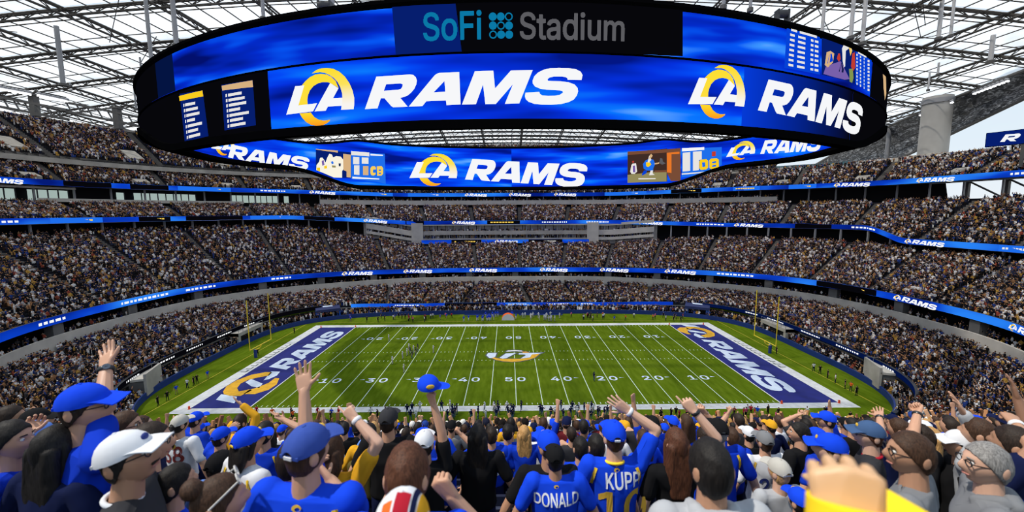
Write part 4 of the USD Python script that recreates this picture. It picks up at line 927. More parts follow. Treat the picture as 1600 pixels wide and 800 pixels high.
Q = [strip_spots(outw(t2b, .2), FS, .8, 63+k, 2, .8, .75, dz) for k, dz in enumerate((2.9, 5.0))]+[strip_spots(outw(t3b, .2), FS3, .9, 68, 2, .8, .7, 2.2)]+[strip_spots(outw(t2b, .4), deg(134, 226), .8, 69, 2, .4, .6, .2), strip_spots(r0, ALL, .9, 71, 2, 1.0, .6, 0)]
crowd('guests standing on the suite balconies and dark decks', np.vstack([p for p, _ in Q]), np.concatenate([a for _, a in Q]), 72, 'guests on the decks')
P, A = strip_spots(outw(t4b, .3), deg(-60, 30), .9, 74, 2, .2, .75, .1); crowd('people silhouetted against the sky along the top of the right stand', P, A, 75, 'people on the right rim', prob=np.array([.5, .1, .05, .1, 0, 0, .2, .05]))
# ------------------------------------------------------------------ people: one builder for bodies, clothes, hair and caps
def _sph(p, r, n=10):
    r = np.broadcast_to(r, 3)
    return Manifold.sphere(1.0, n).scale(list(map(float, r))).translate(list(map(float, p)))
def hullof(*sp): return Manifold.batch_hull(list(sp))
def union(ms): return m3.Manifold.batch_boolean(ms, m3.OpType.Add)
def to_tm(m):
    k = m.to_mesh(); return trimesh.Trimesh(np.array(k.vert_properties[:, :3], float), np.array(k.tri_verts), process=False)
def to_man(t): return Manifold(m3.Mesh(np.asarray(t.vertices, np.float32), np.asarray(t.faces, np.uint32)))
def soften(m, L, it=8):
    t = to_tm(m.refine_to_length(L)); t.merge_vertices(); trimesh.smoothing.filter_taubin(t, lamb=.5, nu=.52, iterations=it); return t
def unit(v): v = np.asarray(v, float); return v/max(np.linalg.norm(v), 1e-9)
def rotm(ax, a): return trimesh.transformations.rotation_matrix(a, ax)[:3, :3]
_heads = {}
def head_mesh(lod):
    """a head with brow, nose, lips, chin and ears; origin at its middle, +y is the face"""
    if lod in _heads: return _heads[lod]
    h = trimesh.creation.icosphere(4 if lod == 0 else 3 if lod == 1 else 2, 1.0); v = np.array(h.vertices)
    v *= [.076, .097, .117]; x, y, z = v.T
    low = np.clip((-.01-z)/.1, 0, 1); v[:, 0] *= 1-.30*low; v[:, 1] -= np.where(y < 0, y*.55*low, 0)
    fr = y > .0; g = lambda cx, cz, sx, sz: np.exp(-((x-cx)/sx)**2-((z-cz)/sz)**2)*fr
    v[:, 1] += .026*g(0, -.020, .014, .022)+.010*g(0, .008, .009, .03)+.006*g(0, .036, .05, .012)-.010*(g(.03, .014, .017, .013)+g(-.03, .014, .017, .013))+.006*g(0, -.058, .022, .011)+.012*g(0, -.093, .026, .02)-.005*g(0, -.072, .03, .008)+.004*(g(.04, -.02, .02, .02)+g(-.04, -.02, .02, .02))
    h.vertices = v; M = to_man(h)
    ears = [_sph((s*.080, -.012, -.004), (.011, .022, .033), 10).rotate([0, 0, -s*18]) for s in (-1, 1)]
    _heads[lod] = union([M]+ears) if lod < 2 else M
    return _heads[lod]
SH, NECK, HC = 1.425, 1.475, 1.632
CURL = {'open': [(4, 8, 5)]*4, 'point': [(2, 6, 4), (70, 90, 55), (74, 92, 55), (76, 92, 55)], 'fist': [(78, 96, 58)]*4, 'relaxed': [(18, 30, 18), (24, 36, 20), (28, 40, 22), (30, 42, 24)], 'peace': [(2, 5, 4), (2, 5, 4), (76, 92, 55), (78, 92, 55)], 'cup': [(35, 50, 30), (38, 52, 30), (42, 55, 32), (45, 58, 35)]}
def hand(wrist, zdir, xdir, pose, side, k=1.0):
    """wrist at its root, fingers along zdir, thumb towards xdir; returns (palm + digits) manifolds"""
    z = unit(zdir); x = unit(np.asarray(xdir, float)-z*(np.dot(xdir, z))); y = np.cross(z, x)*side
    R = np.stack([x, y, z], 1); T = lambda p: wrist+R@(np.asarray(p)*k)
    ms = [hullof(*[_sph(T(p), r*k) for p, r in (((.017, 0, .0), .019), ((-.017, 0, 0), .019), ((.034, 0, .082), .0125), ((-.034, 0, .074), .0115), ((.0, -.004, .088), .0125), ((.034, .006, .03), .013))])]
    base = [(.033, 0, .083), (.011, -.002, .089), (-.012, -.002, .086), (-.032, 0, .077)]; ln = [.072, .081, .075, .058]; fan = [9, 3, -4, -12] if pose == 'open' else [3, 1, -1, -3]
    for b, l, c, f in zip(base, ln, CURL[pose], fan):
        p = np.array(b); a = 0; Z = np.array([math.sin(math.radians(f)), 0, math.cos(math.radians(f))]); r = .0102
        for seg, ang in zip((.46, .30, .24), c):
            a += math.radians(ang); d = Z*math.cos(a)+np.array([0, 1, 0])*math.sin(a); q = p+d*l*seg
            ms.append(hullof(_sph(T(p), r*k, 8), _sph(T(q), r*.9*k, 8))); p, r = q, r*.92
    th = {'open': [(.92, .1, .55), (.75, .2, .8)], 'fist': [(.25, .85, .55), (-.75, .55, .35)], 'point': [(.3, .8, .6), (-.6, .6, .5)], 'peace': [(.2, .85, .5), (-.7, .6, .3)], 'relaxed': [(.6, .5, .75), (.3, .5, .85)], 'cup': [(.55, .65, .6), (.2, .7, .7)]}[pose]
    p = np.array([.034, .006, .03]); r = .0125
    for d, l in zip(th, (.042, .034)):
        q = p+unit(d)*l; ms.append(hullof(_sph(T(p), r*k, 8), _sph(T(q), r*.88*k, 8))); p, r = q, r*.88
    return ms
def ik(S, Wt, l1, l2, pole):
    d = Wt-S; D = np.linalg.norm(d)
    if D > (l1+l2)*.995: kx = D/((l1+l2)*.995); l1 *= kx; l2 *= kx
    a = np.clip((l1*l1-l2*l2+D*D)/(2*D), -l1, l1); h = math.sqrt(max(l1*l1-a*a, 0)); u = d/D
    p = np.asarray(pole, float)-u*np.dot(pole, u); return S+u*a+unit(p)*h
ARMS = {'down': (.245, -.02, -.55), 'relaxed': (.23, .12, -.52), 'bent': (.17, .32, -.12), 'clap': (.03, .34, -.10), 'up': (.16, .16, .50), 'high': (.08, .10, .55), 'front': (.12, .50, .05), 'hip': (.24, .02, -.40), 'mouth': (.03, .22, .10), 'phone': (.06, .32, .12)}
HAIRCOL = {}
def decal(shirt, shape, z0, out=.006, side=-1, seg=.03, xs=1.0):
    """flat print pressed on to a garment: shape in (x, z) metres seen from the back (side -1) or front (+1)"""
    v2, f = poly_mesh(shape, seg=seg); v2 = v2*[xs, 1]; V = np.array(shirt.vertices); F = np.array(shirt.faces)
    P = np.c_[v2[:, 0]*(1 if side < 0 else -1), v2[:, 1]+z0]; A, B, C = V[F[:, 0]], V[F[:, 1]], V[F[:, 2]]
    e0, e1 = (B-A)[:, [0, 2]], (C-A)[:, [0, 2]]; den = e0[:, 0]*e1[:, 1]-e0[:, 1]*e1[:, 0]; ok = abs(den) > 1e-10
    A, e0, e1, den, dy0, dy1 = A[ok], e0[ok], e1[ok], den[ok], (B-A)[ok, 1], (C-A)[ok, 1]
    Y = np.full(len(P), np.nan)
    for i, p in enumerate(P):
        q = p-A[:, [0, 2]]; a = (q[:, 0]*e1[:, 1]-q[:, 1]*e1[:, 0])/den; b = (e0[:, 0]*q[:, 1]-e0[:, 1]*q[:, 0])/den
        k = (a >= -1e-6) & (b >= -1e-6) & (a+b <= 1+1e-6)
        if k.any(): y = A[k, 1]+a[k]*dy0[k]+b[k]*dy1[k]; Y[i] = y.min() if side < 0 else y.max()
    if np.isnan(Y).any(): Y = np.where(np.isnan(Y), np.nanmean(Y) if not np.isnan(Y).all() else 0, Y)
    f2 = f if side < 0 else f[:, ::-1]; V2 = np.c_[P[:, 0], Y+side*out, P[:, 1]]; keep = np.ptp(V2[f2][:, :, 1], axis=1) < .05
    return V2, f2[keep] if keep.any() else f2
_txt = {}
def text_shape(s, h, xs=.72):
    if s not in _txt: g = text_poly(s, True); b = g.bounds; _txt[s] = affinity.translate(g, -(b[0]+b[2])/2, 0)
    return affinity.scale(_txt[s], h*xs, h, origin=(0, 0))
def person(root, skin='skin_a', shirt=('tee', 'cloth_blue'), pants='cloth_navy', shoes='cloth_black', hair=('short', 'hair_black'), cap=None, arms=('down', 'down'), hands=('relaxed', 'relaxed'), poles=(None, None), thumbs=(None, None), head=(0, 0), lod=1, girth=1.0, extras=(), stance=.09, lean=0.0, bend=0.0, mats=None):
    """builds the parts of a standing person under root: feet on z = 0, facing +y, 1.75 m tall"""
    L = {0: .011, 1: .020, 2: .05}[lod]; n = {0: 14, 1: 10, 2: 6}[lod]; r_ = np.random.default_rng(len(str(root.GetPath()))*7+sum(map(ord, str(root.GetPath()))))
    gx = girth; lw = np.array([0, lean, 0]); S = [np.array([s*.182*(.6+.4*gx), lean, SH]) for s in (-1, 1)]
    parts = {}
    # arms: left is index 0 (x < 0)
    skin_ms, sleeve_ms, wrists = [], [], {}
    style = shirt[0]
    for i, s in enumerate((-1, 1)):
        a = arms[i]
        if a is None: continue
        nm = a if isinstance(a, str) else ''
        Wt = S[i]+np.array(ARMS[a])*[s, 1, 1] if isinstance(a, str) else np.asarray(a, float)
        if nm == 'clap': Wt = np.array([s*.035, lean+.36, SH-.14])
        pole = poles[i] if poles[i] is not None else ((s*.8, -.3, -.6) if (Wt-S[i])[2] < .25 else (s*.9, .1, -.3))
        E = ik(S[i], Wt, .285, .255, pole); fd = unit(Wt-E); wrists[i] = (Wt, fd)
        arm = [hullof(_sph(S[i], .052*gx, n), _sph(E, .042, n)), hullof(_sph(E, .042, n), _sph(E+(Wt-E)*.3, .041, n), _sph(Wt-fd*.02, (.029), n))]
        th = thumbs[i] if thumbs[i] is not None else ((-s*.8, .5, .2) if fd[2] > -.3 else (0, 1, 0))
        if hands[i]:
            hm = hand(Wt-fd*.012, fd if nm not in ('down', 'hip') else unit(fd+[0, .1, 0]), th, hands[i], -s if fd[2] > -.3 else s)
            arm += hm if lod < 2 else hm[:1]
        skin_ms += arm
        sl = {'tee': .62, 'jersey': .72, 'long': 2.0, 'hoodie': 2.0, 'tank': .12}[style]
        if sl <= 1: sleeve_ms.append(hullof(_sph(S[i]+[0, 0, .002], .068*gx, n), _sph(S[i]+(E-S[i])*sl, .064 if style != 'tank' else .06, n)))
        else: sleeve_ms += [hullof(_sph(S[i]+[0, 0, .002], .068*gx, n), _sph(E, .060, n)), hullof(_sph(E, .060, n), _sph(Wt-fd*.045, .047, n))]
    arms_t = soften(union(skin_ms), L, 6) if skin_ms else None
    hy, hp = math.radians(head[0]), math.radians(head[1]); HR = rotm([0, 0, 1], hy)@rotm([1, 0, 0], -hp); H0 = np.array([0, .025+lean*1.15, HC])
    M4 = np.eye(4); M4[:3, :3] = HR; M4[:3, 3] = H0
    hm = head_mesh(lod).transform(M4[:3].tolist())
    neck = hullof(_sph((0, lean-.005, NECK-.07), .066, n), _sph(H0+HR@[0, -.018, -.06], .054, n))
    sk = [hm, to_man(soften(neck, max(L, .015), 2)) if lod < 2 else neck]
    core = hullof(_sph((0, lean, 1.36), (.13*gx, .07, .05), n), _sph((0, lean, NECK-.05), .05, n))
    body = union(sk+[core]+([to_man(arms_t)] if arms_t is not None else []))
    bt = to_tm(body); parts['body'] = obj('body', bt, skin, root, smooth=50)
    # garment
    tor = [hullof(_sph((0, lean*.2, .95), (.172*gx, .118*gx, .06), n), _sph((0, lean*.5, 1.12), (.162*gx, .112*gx, .08), n)),
           hullof(_sph((0, lean*.5, 1.12), (.162*gx, .112*gx, .08), n), _sph((0, lean+.008, 1.30), (.178*gx, .120*gx, .08), n)),
           hullof(_sph((0, lean+.008, 1.30), (.178*gx, .120*gx, .08), n), *[_sph(p+[-.03*np.sign(p[0]), 0, -.006], (.068, .07, .060), n) for p in S], _sph((0, lean-.01, NECK-.028), (.072, .066, .022), n))]
    if style in ('hoodie',): tor += [hullof(_sph((-.06, lean-.075, NECK-.01), .045, n), _sph((.06, lean-.075, NECK-.01), .045, n), _sph((0, lean-.12, NECK-.10), .05, n)), hullof(_sph((-.075, lean-.03, NECK+.005), .036, n), _sph((-.06, lean+.055, NECK-.03), .03, n)), hullof(_sph((.075, lean-.03, NECK+.005), .036, n), _sph((.06, lean+.055, NECK-.03), .03, n))]
    gt = soften(union(tor+sleeve_ms), {0: .016, 1: .028, 2: .06}[lod], 8 if lod < 2 else 3)
    if lod < 2:
        v = np.array(gt.vertices); nrm = gt.vertex_normals; fold = meshkit.fbm(v*[9, 9, 5]+r_.uniform(0, 50), 3)-.5; gt.vertices = v+nrm*(fold*.026)[:, None]
    garment = obj({'tee': 'shirt', 'jersey': 'jersey', 'long': 'shirt', 'hoodie': 'hoodie', 'tank': 'top'}[style], gt, shirt[1], root, smooth=60)
    # legs and shoes
    st = stance
    lg = [hullof(_sph((0, 0, .97), (.158*gx, .108*gx, .05), n), *[_sph((s*.085, 0, .86), (.082*gx, .095*gx, .09), n) for s in (-1, 1)])]
    for s in (-1, 1):
        k = np.array([s*(.085+st*.4), bend*.9, .49]); a = np.array([s*(.08+st), -bend*.4*s*1.5, .09])
        lg += [hullof(_sph((s*.085, 0, .86), (.082*gx, .092*gx, .09), n), _sph(k, .062, n)), hullof(_sph(k, .062, n), _sph(a, .047, n))]
    obj('trousers', soften(union(lg), {0: .03, 1: .04, 2: .09}[lod], 5), pants, root, smooth=60)
    for s in (-1, 1):
        a = np.array([s*(.08+st), -bend*.4*s*1.5, 0]); obj('shoe', to_tm(hullof(_sph(a+[0, -.035, .045], (.042, .05, .045), 8), _sph(a+[0, .13, .03], (.045, .055, .03), 8))), shoes, root, smooth=60)
    # hair
    TH = lambda t: t.apply_transform(M4)
    hs, hc = hair
    if hs in ('short', 'long', 'ponytail', 'bun', 'fade', 'bob'):
        gr = 1.05 if cap else {'fade': 1.03}.get(hs, 1.09); m = Manifold.sphere(1.0, 40 if lod == 0 else 28 if lod == 1 else 12).scale([.0775*gr, .098*gr, .118*gr])
        m = m.trim_by_plane([0, -.74, .67], -.014 if hs != 'fade' else 0.006)
        if cap: m = m.trim_by_plane([0, 0, -1], -.052)
        ms = [m]
        if hs in ('long', 'bob'):
            e = -.36 if hs == 'long' else -.16
            ms += [hullof(_sph((-.055, -.055, .0), .04, n), _sph((.055, -.055, .0), .04, n), _sph((-.07, -.075, e*.5), .036, n), _sph((.07, -.075, e*.5), .036, n)), hullof(_sph((-.07, -.075, e*.5), .036, n), _sph((.07, -.075, e*.5), .036, n), _sph((-.05, -.10, e), .022, n), _sph((.05, -.10, e), .022, n)), hullof(_sph((-.075, .0, .02), .022, n), _sph((-.078, -.03, e*.45), .024, n)), hullof(_sph((.075, .0, .02), .022, n), _sph((.078, -.03, e*.45), .024, n))]
        if hs == 'ponytail': ms += [hullof(_sph((0, -.10, .02), .03, n), _sph((0, -.135, -.06), .034, n)), hullof(_sph((0, -.135, -.06), .034, n), _sph((0, -.125, -.24), .016, n))]
        if hs == 'bun': ms += [_sph((0, -.09, .10), .045, 16)]
        ht = soften(union(ms), {0: .011, 1: .016, 2: .05}[lod], 3)
        if lod < 2:
            v = np.array(ht.vertices); nn = ht.vertex_normals; w = meshkit.fbm(v*[60, 60, 14]+11, 3)-.5; ht.vertices = v+nn*(w*.014)[:, None]
        obj('hair', TH(ht), hc, root, smooth=60)
    if hs == 'helmet':
        m = Manifold.sphere(1.0, 16).scale([.118, .135, .135]).translate([0, -.005, .012])-Manifold.cube([.3, .2, .13], True).translate([0, .17, -.055])
        m = m.trim_by_plane([0, 0, 1], -.085); hh = obj('helmet', TH(to_tm(m)), hc, root, smooth=50)
        v, f = cat(*[bar((-.095, .075, z), (-.03, .145, z), .012) for z in (-.05, -.02)]+[bar((-.03, .145, z), (.03, .145, z), .012) for z in (-.05, -.02)]+[bar((.03, .145, z), (.095, .075, z), .012) for z in (-.05, -.02)]+[bar((0, .145, -.06), (0, .145, .02), .012)])
        obj('face_mask', TH(trimesh.Trimesh(v, f, process=False)), 'plastic_pale', str(hh.GetPath()))
    if hs == 'beard' or 'beard' in extras:
        m = _sph((0, .012, -.04), (.071, .093, .083), 24).trim_by_plane([0, .35, -.94], .035); obj('beard', TH(to_tm(m)), hc, root, smooth=60)
    if cap:
        cm, back = cap[0], len(cap) > 1 and cap[1] == 'reversed'
        R4 = np.eye(4); R4[:3, :3] = rotm([0, 0, 1], pi if back else 0)@rotm([1, 0, 0], math.radians(4)); 
        cr = Manifold.sphere(1.0, 40 if lod < 1 else 26 if lod == 1 else 12).scale([.090, .111, .108]).translate([0, -.004, .022]).trim_by_plane([0, 0, 1], .030)
        if lod < 2: cr = cr-_sph((0, -.112, .032), (.033, .05, .032), 20)+Manifold.cube([.10, .008, .014], True).translate([0, -.099, .036])
        ct = to_tm(cr.refine_to_length(.02 if lod < 2 else .1)); v = np.array(ct.vertices)
        if lod < 2: an = np.arctan2(v[:, 0], v[:, 1]); gro = np.exp(-((((an/(pi/3))+.5) % 1-.5)*9)**2); v -= ct.vertex_normals*(gro*.0022)[:, None]; ct.vertices = v
        C = lambda t: TH(t.apply_transform(R4))
        co = obj('cap', C(ct), cm, root, smooth=40)
        a = np.linspace(-1.12, 1.12, 17 if lod < 2 else 7); inn = np.c_[.086*np.sin(a), .104*np.cos(a)-.004]; out = np.c_[.088*np.sin(a)*1.02, .100+.078*np.cos(a)**.8]
        br = CrossSection([np.vstack([inn, out[::-1]])], m3.FillRule.Positive if True else None)
        if br.area() < 1e-6: br = CrossSection([np.vstack([inn, out[::-1]])[::-1]])
        bm = br.extrude(.005).refine_to_length(.02 if lod < 2 else .08); bt_ = to_tm(bm); v = np.array(bt_.vertices); v[:, 2] += .034-3.4*v[:, 0]**2*np.clip((v[:, 1]-.06)/.08, 0, 1)-.16*np.clip(v[:, 1]-.09, 0, 1)+.008; bt_.vertices = v
        obj('cap_brim', C(bt_), cap[2] if len(cap) > 2 else cm, str(co.GetPath()), smooth=40)
        for e in extras:
            if isinstance(e, tuple) and e[0] == 'cap_bands':
                for m_, b_ in e[1]:
                    sh = Manifold.sphere(1.0, 40).scale([.0915, .1125, .1095]).translate([0, -.004, .022])^Manifold.cube([b_[1]-b_[0], b_[3]-b_[2], b_[5]-b_[4]]).translate([b_[0], b_[2], b_[4]])
                    obj('cap_stripe', C(to_tm(sh)), m_, str(co.GetPath()), smooth=40)
        if lod < 2:
            obj('cap_button', C(to_tm(_sph((0, -.004, .129), (.009, .009, .005), 10))), cm, str(co.GetPath()), smooth=40)
            if len(cap) > 3: obj('cap_emblem', C(to_tm(_sph((0, .0925, .070), (.022, .010, .016), 12))), cap[3], str(co.GetPath()), smooth=40)
            if len(cap) > 4: obj('cap_strap_label', C(trimesh.creation.box((.042, .006, .014)).apply_translation((.0, -.106, .036))), cap[4], str(co.GetPath()))
    for e in extras:
        if e == 'glasses':
            ms = [tube([(s*.034+.022*math.cos(k), .098, .013+.018*math.sin(k)) for k in np.linspace(0, 2*pi, 13)], .0028, 5, False) for s in (-1, 1)]+[bar((-.012, .1, .016), (.012, .1, .016), .004)]+[bar((s*.056, .096, .016), (s*.080, -.01, .014), .004) for s in (-1, 1)]
            v, f = cat(*ms); obj('glasses', TH(trimesh.Trimesh(v, f, process=False)), 'plastic_black', root)
        if e == 'sunglasses_up':
            ms = [tube([(s*.036+.028*math.cos(k), .074-.012*math.sin(k)*.6, .098+.022*math.sin(k)) for k in np.linspace(0, 2*pi, 13)], .004, 5, False) for s in (-1, 1)]+[bar((s*.064, .07, .098), (s*.088, -.04, .03), .006) for s in (-1, 1)]+[bar((-.01, .075, .1), (.01, .075, .1), .006)]
            v, f = cat(*ms); obj('sunglasses', TH(trimesh.Trimesh(v, f, process=False)), 'plastic_pale', root)
        if e == 'eyes':
            for s in (-1, 1): obj('eye', TH(to_tm(_sph((s*.030, .0795, .014), .0105, 12))), 'eye_white', root, smooth=60)
            obj('pupils', TH(trimesh.util.concatenate([to_tm(_sph((s*.030, .0875, .014), (.0045, .003, .0045), 8)) for s in (-1, 1)])), 'plastic_black', root)
            for s in (-1, 1): obj('eyebrow', TH(to_tm(hullof(_sph((s*.016, .094, .036), .004, 6), _sph((s*.046, .085, .038), .003, 6)))), hc if hs != 'none' else 'hair_black', root)
            obj('lips', TH(to_tm(hullof(*[_sph((x, .0935-abs(x)*.5, -.060), (.006, .006, .005), 8) for x in (-.02, 0, .02)]))), 'lips', root, smooth=60)
        if e == 'moustache': obj('moustache', TH(to_tm(hullof(_sph((-.022, .088, -.048), .006, 6), _sph((0, .098, -.044), .006, 6), _sph((.022, .088, -.048), .006, 6)))), hc, root, smooth=60)
        if isinstance(e, tuple):
            if e[0] == 'collar': obj('collar', tube([(.066*math.cos(k), lean-.008+.062*math.sin(k), NECK-.014-.014*math.sin(k)) for k in np.linspace(0, 2*pi, 25)], .011, 8, False), e[1], root, True)
            if e[0] == 'print': obj('lettering' if e[1].isalpha() else 'number', decal(gt, affinity.translate(text_shape(e[1], e[2], e[5] if len(e) > 5 else .72), e[6] if len(e) > 6 else 0), e[3]), e[4], root)
            if e[0] == 'neck_emblem': obj('emblem', decal(gt, affinity.scale(Point(0, 0).buffer(1, 10).difference(Point(.2, -.3).buffer(.55, 8)), .022, .014), 1.432, seg=.01), e[1], root)
            if e[0] == 'stripes':
                for s in (-1, 1):
                    obj('shoulder_stripe', decal(gt, LineString([(s*.150, .085), (s*.166, .045), (s*.176, -.005), (s*.182, -.06)]).buffer(.0115, cap_style='flat'), 1.36, .006, -1, .012), e[1], root)
            if e[0] == 'yoke':         # broad stripe over the right shoulder
                obj('shoulder_stripe', decal(gt, LineString([(.175, .075), (.198, .02), (.212, -.09)]).buffer(.02, cap_style='flat'), 1.36, .006, -1, .012), e[1], root)
            if e[0] == 'patch': obj('print', decal(gt, affinity.scale(Point(0, 0).buffer(1, 3), e[2], e[3]), e[4]), e[1], root)
            if e[0] == 'strap':
                for s in (-1, 1): obj('backpack_strap', decal(gt, LineString([(s*.09, .12), (s*.105, .0), (s*.11, -.2)]).buffer(.028, cap_style='flat'), 1.34, .012, -1, .03), e[1], root)
            if e[0] == 'backpack': obj('backpack', to_tm(to_man(soften(hullof(*[_sph((x, lean-.17, z), .06, 10) for x in (-.1, .1) for z in (1.05, 1.36)]), .03, 4))), e[1], root, smooth=50)
    return wrists
mat('skin_a', (.50, .27, .17), .5, bump=(60, .15, .002)); mat('skin_b', (.40, .21, .125), .5, bump=(60, .15, .002)); mat('skin_c', (.56, .33, .23), .5, bump=(60, .15, .002)); mat('skin_d', (.24, .12, .07), .5, bump=(60, .15, .002)); mat('skin_sun', (.60, .36, .19), .45, bump=(60, .2, .002))
for nme, c in (('blue', lin(14, 52, 178)), ('royal', lin(18, 64, 206)), ('navy', lin(16, 24, 58)), ('black', (.008, .008, .009)), ('charcoal', (.03, .03, .034)), ('white', (.62, .63, .66)), ('grey', (.17, .175, .185)), ('pale_grey', (.36, .37, .39)), ('stone', (.42, .40, .36)), ('gold', lin(206, 150, 34)), ('yellow', lin(246, 208, 40)), ('olive', lin(84, 74, 36)), ('red', lin(158, 28, 44)), ('denim', lin(62, 84, 116)), ('khaki', lin(150, 130, 92)), ('dusty_blue', lin(54, 76, 150)), ('light_blue', lin(96, 134, 206)), ('maroon', lin(90, 26, 32)), ('pink', lin(214, 80, 130)), ('orange', lin(226, 96, 40)), ('steel_blue', lin(60, 84, 120))):
    mat('cloth_'+nme, c, .9, bump=(260, .25, .002), specular_ior_level=.1)
for nme, c in (('black', (.010, .008, .007)), ('brown', (.045, .022, .012)), ('dark', (.02, .012, .008)), ('blonde', (.40, .22, .08)), ('grey', (.20, .19, .18)), ('auburn', (.075, .028, .014))):
    LOOK['hair_'+nme] = usdkit.material(stage, '/World/Looks/hair_'+nme, {'t': ('texture_coordinate', {}), 'm': ('mapping', {'scale': (160, 160, 18)}), 'n': ('noise_texture', {'scale': 1.0, 'detail': 3.0}), 'r': ('rgb_ramp', {'ramp': [(.3, tuple(x*.55 for x in c)), (.7, tuple(min(1, x*1.5) for x in c))]}), 'b': ('bump', {'strength': .5, 'distance': .004}), 'p': ('principled_bsdf', {'roughness': .6, 'specular_ior_level': .22})}, [('t.object', 'm.vector'), ('m.vector', 'n.vector'), ('n.fac', 'r.fac'), ('n.fac', 'b.height'), ('r.color', 'p.base_color'), ('b.normal', 'p.normal')], surface='p.BSDF')
mat('plastic_black', (.012, .012, .013), .3); mat('plastic_pale', (.5, .48, .45), .3); mat('eye_white', (.7, .68, .64), .3); mat('lips', (.36, .14, .11), .5); mat('band_white', (.7, .7, .72), .5); mat('metal_watch', (.12, .13, .15), .25, .8)
mat('print_white', (.75, .76, .80), .8); mat('print_yellow', lin(244, 204, 44), .8); mat('print_gold', lin(200, 160, 50), .8); mat('print_navy', lin(20, 40, 110), .8); mat('print_red', lin(120, 36, 30), .8); mat('print_black', (.03, .03, .03), .8)
# ------------------------------------------------------------------ the spectators standing close to the camera
def tread(Y): return 31.47-.4376*round(Y/.8)
HEROES = []
def hero(label, u, v, Y, yaw=0, cap=None, arms=('down', 'down'), lod=None, held=None, hmin=1.3, hmax=2.1, poles=(None, None), thumbs=(None, None), **kw):
    """a spectator whose head top is at the photograph's (u, v), Y metres in front of the camera's row"""
    P = on_y(u, v, CAM[1]+Y); zf = tread(Y); H = P[2]-zf
    if not hmin < H < hmax: print('hero height', round(H, 2), label)
    H = min(max(H, hmin), hmax); sc = H/(1.775 if cap else 1.762)
    root = thing('spectator', label, 'person', (P[0], P[1], zf), yaw, scale=sc)
    R = rotm([0, 0, 1], math.radians(yaw)); o = np.array([P[0], P[1], zf]); A = []
    for a in arms:
        if isinstance(a, tuple) and a[0] == 'px':
            q = on_y(a[1], a[2], CAM[1]+Y+a[3]); a = R.T@(q-o)/sc
        A.append(a)
    W_ = person(root, arms=A, cap=cap, poles=poles, thumbs=thumbs, lod=(0 if Y < 1.5 else 1) if lod is None else lod, **kw)
    HEROES.append((P[0], P[1])); root_w = {i: (o+R@(w*sc), R@d) for i, (w, d) in W_.items()}; return root, root_w, sc
px = lambda u, v, d: ('px', u, v, d)
BLUE_CAP = ('cloth_royal', 'fwd', 'cloth_royal', 'print_gold', 'print_gold')
# --- left side
hero('man in a white flat-brimmed cap with black glasses, in profile at the bottom left', 184, 671, 1.62, -62, cap=('cloth_white', 'fwd', 'cloth_white', 'print_navy'), shirt=('tee', 'cloth_charcoal'), skin='skin_b', hair=('short', 'hair_black'), head=(-14, -14), extras=('glasses', 'eyes', 'moustache', ('collar', 'cloth_white')), arms=('down', 'down'))
WATCH = hero('man in a bright blue cap throwing one arm high at the far left', 118, 598, 2.3, -28, cap=('cloth_royal', 'fwd', 'cloth_royal'), shirt=('tee', 'cloth_blue'), skin='skin_a', hair=('short', 'hair_dark'), head=(-40, 0), arms=('down', px(166, 572, .30)), hands=('relaxed', 'open'), thumbs=(None, (1, .2, 0)), girth=1.15, extras=('glasses',), poles=(None, (.2, -.3, -1)))
hero('long black hair and plain navy shirt at the left, below the raised arm', 72, 668, 2.2, -10, hair=('long', 'hair_black'), shirt=('tee', 'cloth_navy'), girth=1.05)
hero('black-haired man at the left edge clapping, blue jersey with yellow sleeve stripes', 4, 657, 2.35, -70, hair=('short', 'hair_black'), shirt=('jersey', 'cloth_blue'), arms=('bent', px(40, 676, .25)), hands=('relaxed', 'cup'), extras=(('stripes', 'print_yellow'), 'eyes'), girth=1.1, head=(-10, 0))
hero('person in a pale blue cap facing right near the left edge', 43, 656, 3.0, -65, cap=('cloth_light_blue', 'fwd', 'cloth_royal'), shirt=('tee', 'cloth_royal'), hair=('short', 'hair_brown'))
hero('man in a black cap among the crowd at the far left', 47, 637, 4.0, -60, cap=('cloth_black',), shirt=('tee', 'cloth_charcoal'), hair=('fade', 'hair_black'))
hero('bearded man with bare head at the left edge looking right', 6, 634, 4.0, -60, shirt=('tee', 'cloth_olive'), hair=('short', 'hair_dark'), skin='skin_b')
hero('dark-haired man with glasses in profile behind the white cap', 186, 643, 2.8, -58, hair=('short', 'hair_brown'), shirt=('tee', 'cloth_charcoal'), extras=('glasses', 'eyes'), head=(-12, 0))
hero('second dark-haired man with glasses, just right of the first', 222, 661, 2.3, -55, hair=('short', 'hair_dark'), shirt=('tee', 'cloth_navy'), extras=('glasses', 'eyes'), head=(-12, 0))
hero('fan in a grey cap and black ponytail wearing a white jersey numbered 38', 277, 648, 5.0, -8, cap=('cloth_stone',), shirt=('jersey', 'cloth_white'), hair=('ponytail', 'hair_black'), pants='cloth_grey', extras=(('print', '38', .20, 1.20, 'print_red', .8), ('patch', 'print_gold', .04, .03, 1.40)), girth=1.1)
hero('fan in a blue cap and blue jersey standing right of the white number 38', 302, 643, 6.4, -20, cap=('cloth_royal',), shirt=('jersey', 'cloth_blue'), extras=(('stripes', 'print_yellow'),), hair=('short', 'hair_dark'))
hero('youngster in a blue cap and blue shirt holding up a fist at the lower left', 341, 667, 4.2, -20, cap=('cloth_royal',), shirt=('tee', 'cloth_blue'), arms=('phone', 'down'), hands=('fist', 'relaxed'), hair=('short', 'hair_dark'))
hero('black-capped fan in a light blue shirt at the lower left', 338, 705, 2.9, -15, cap=('cloth_black',), shirt=('tee', 'cloth_light_blue'), hair=('short', 'hair_black'))
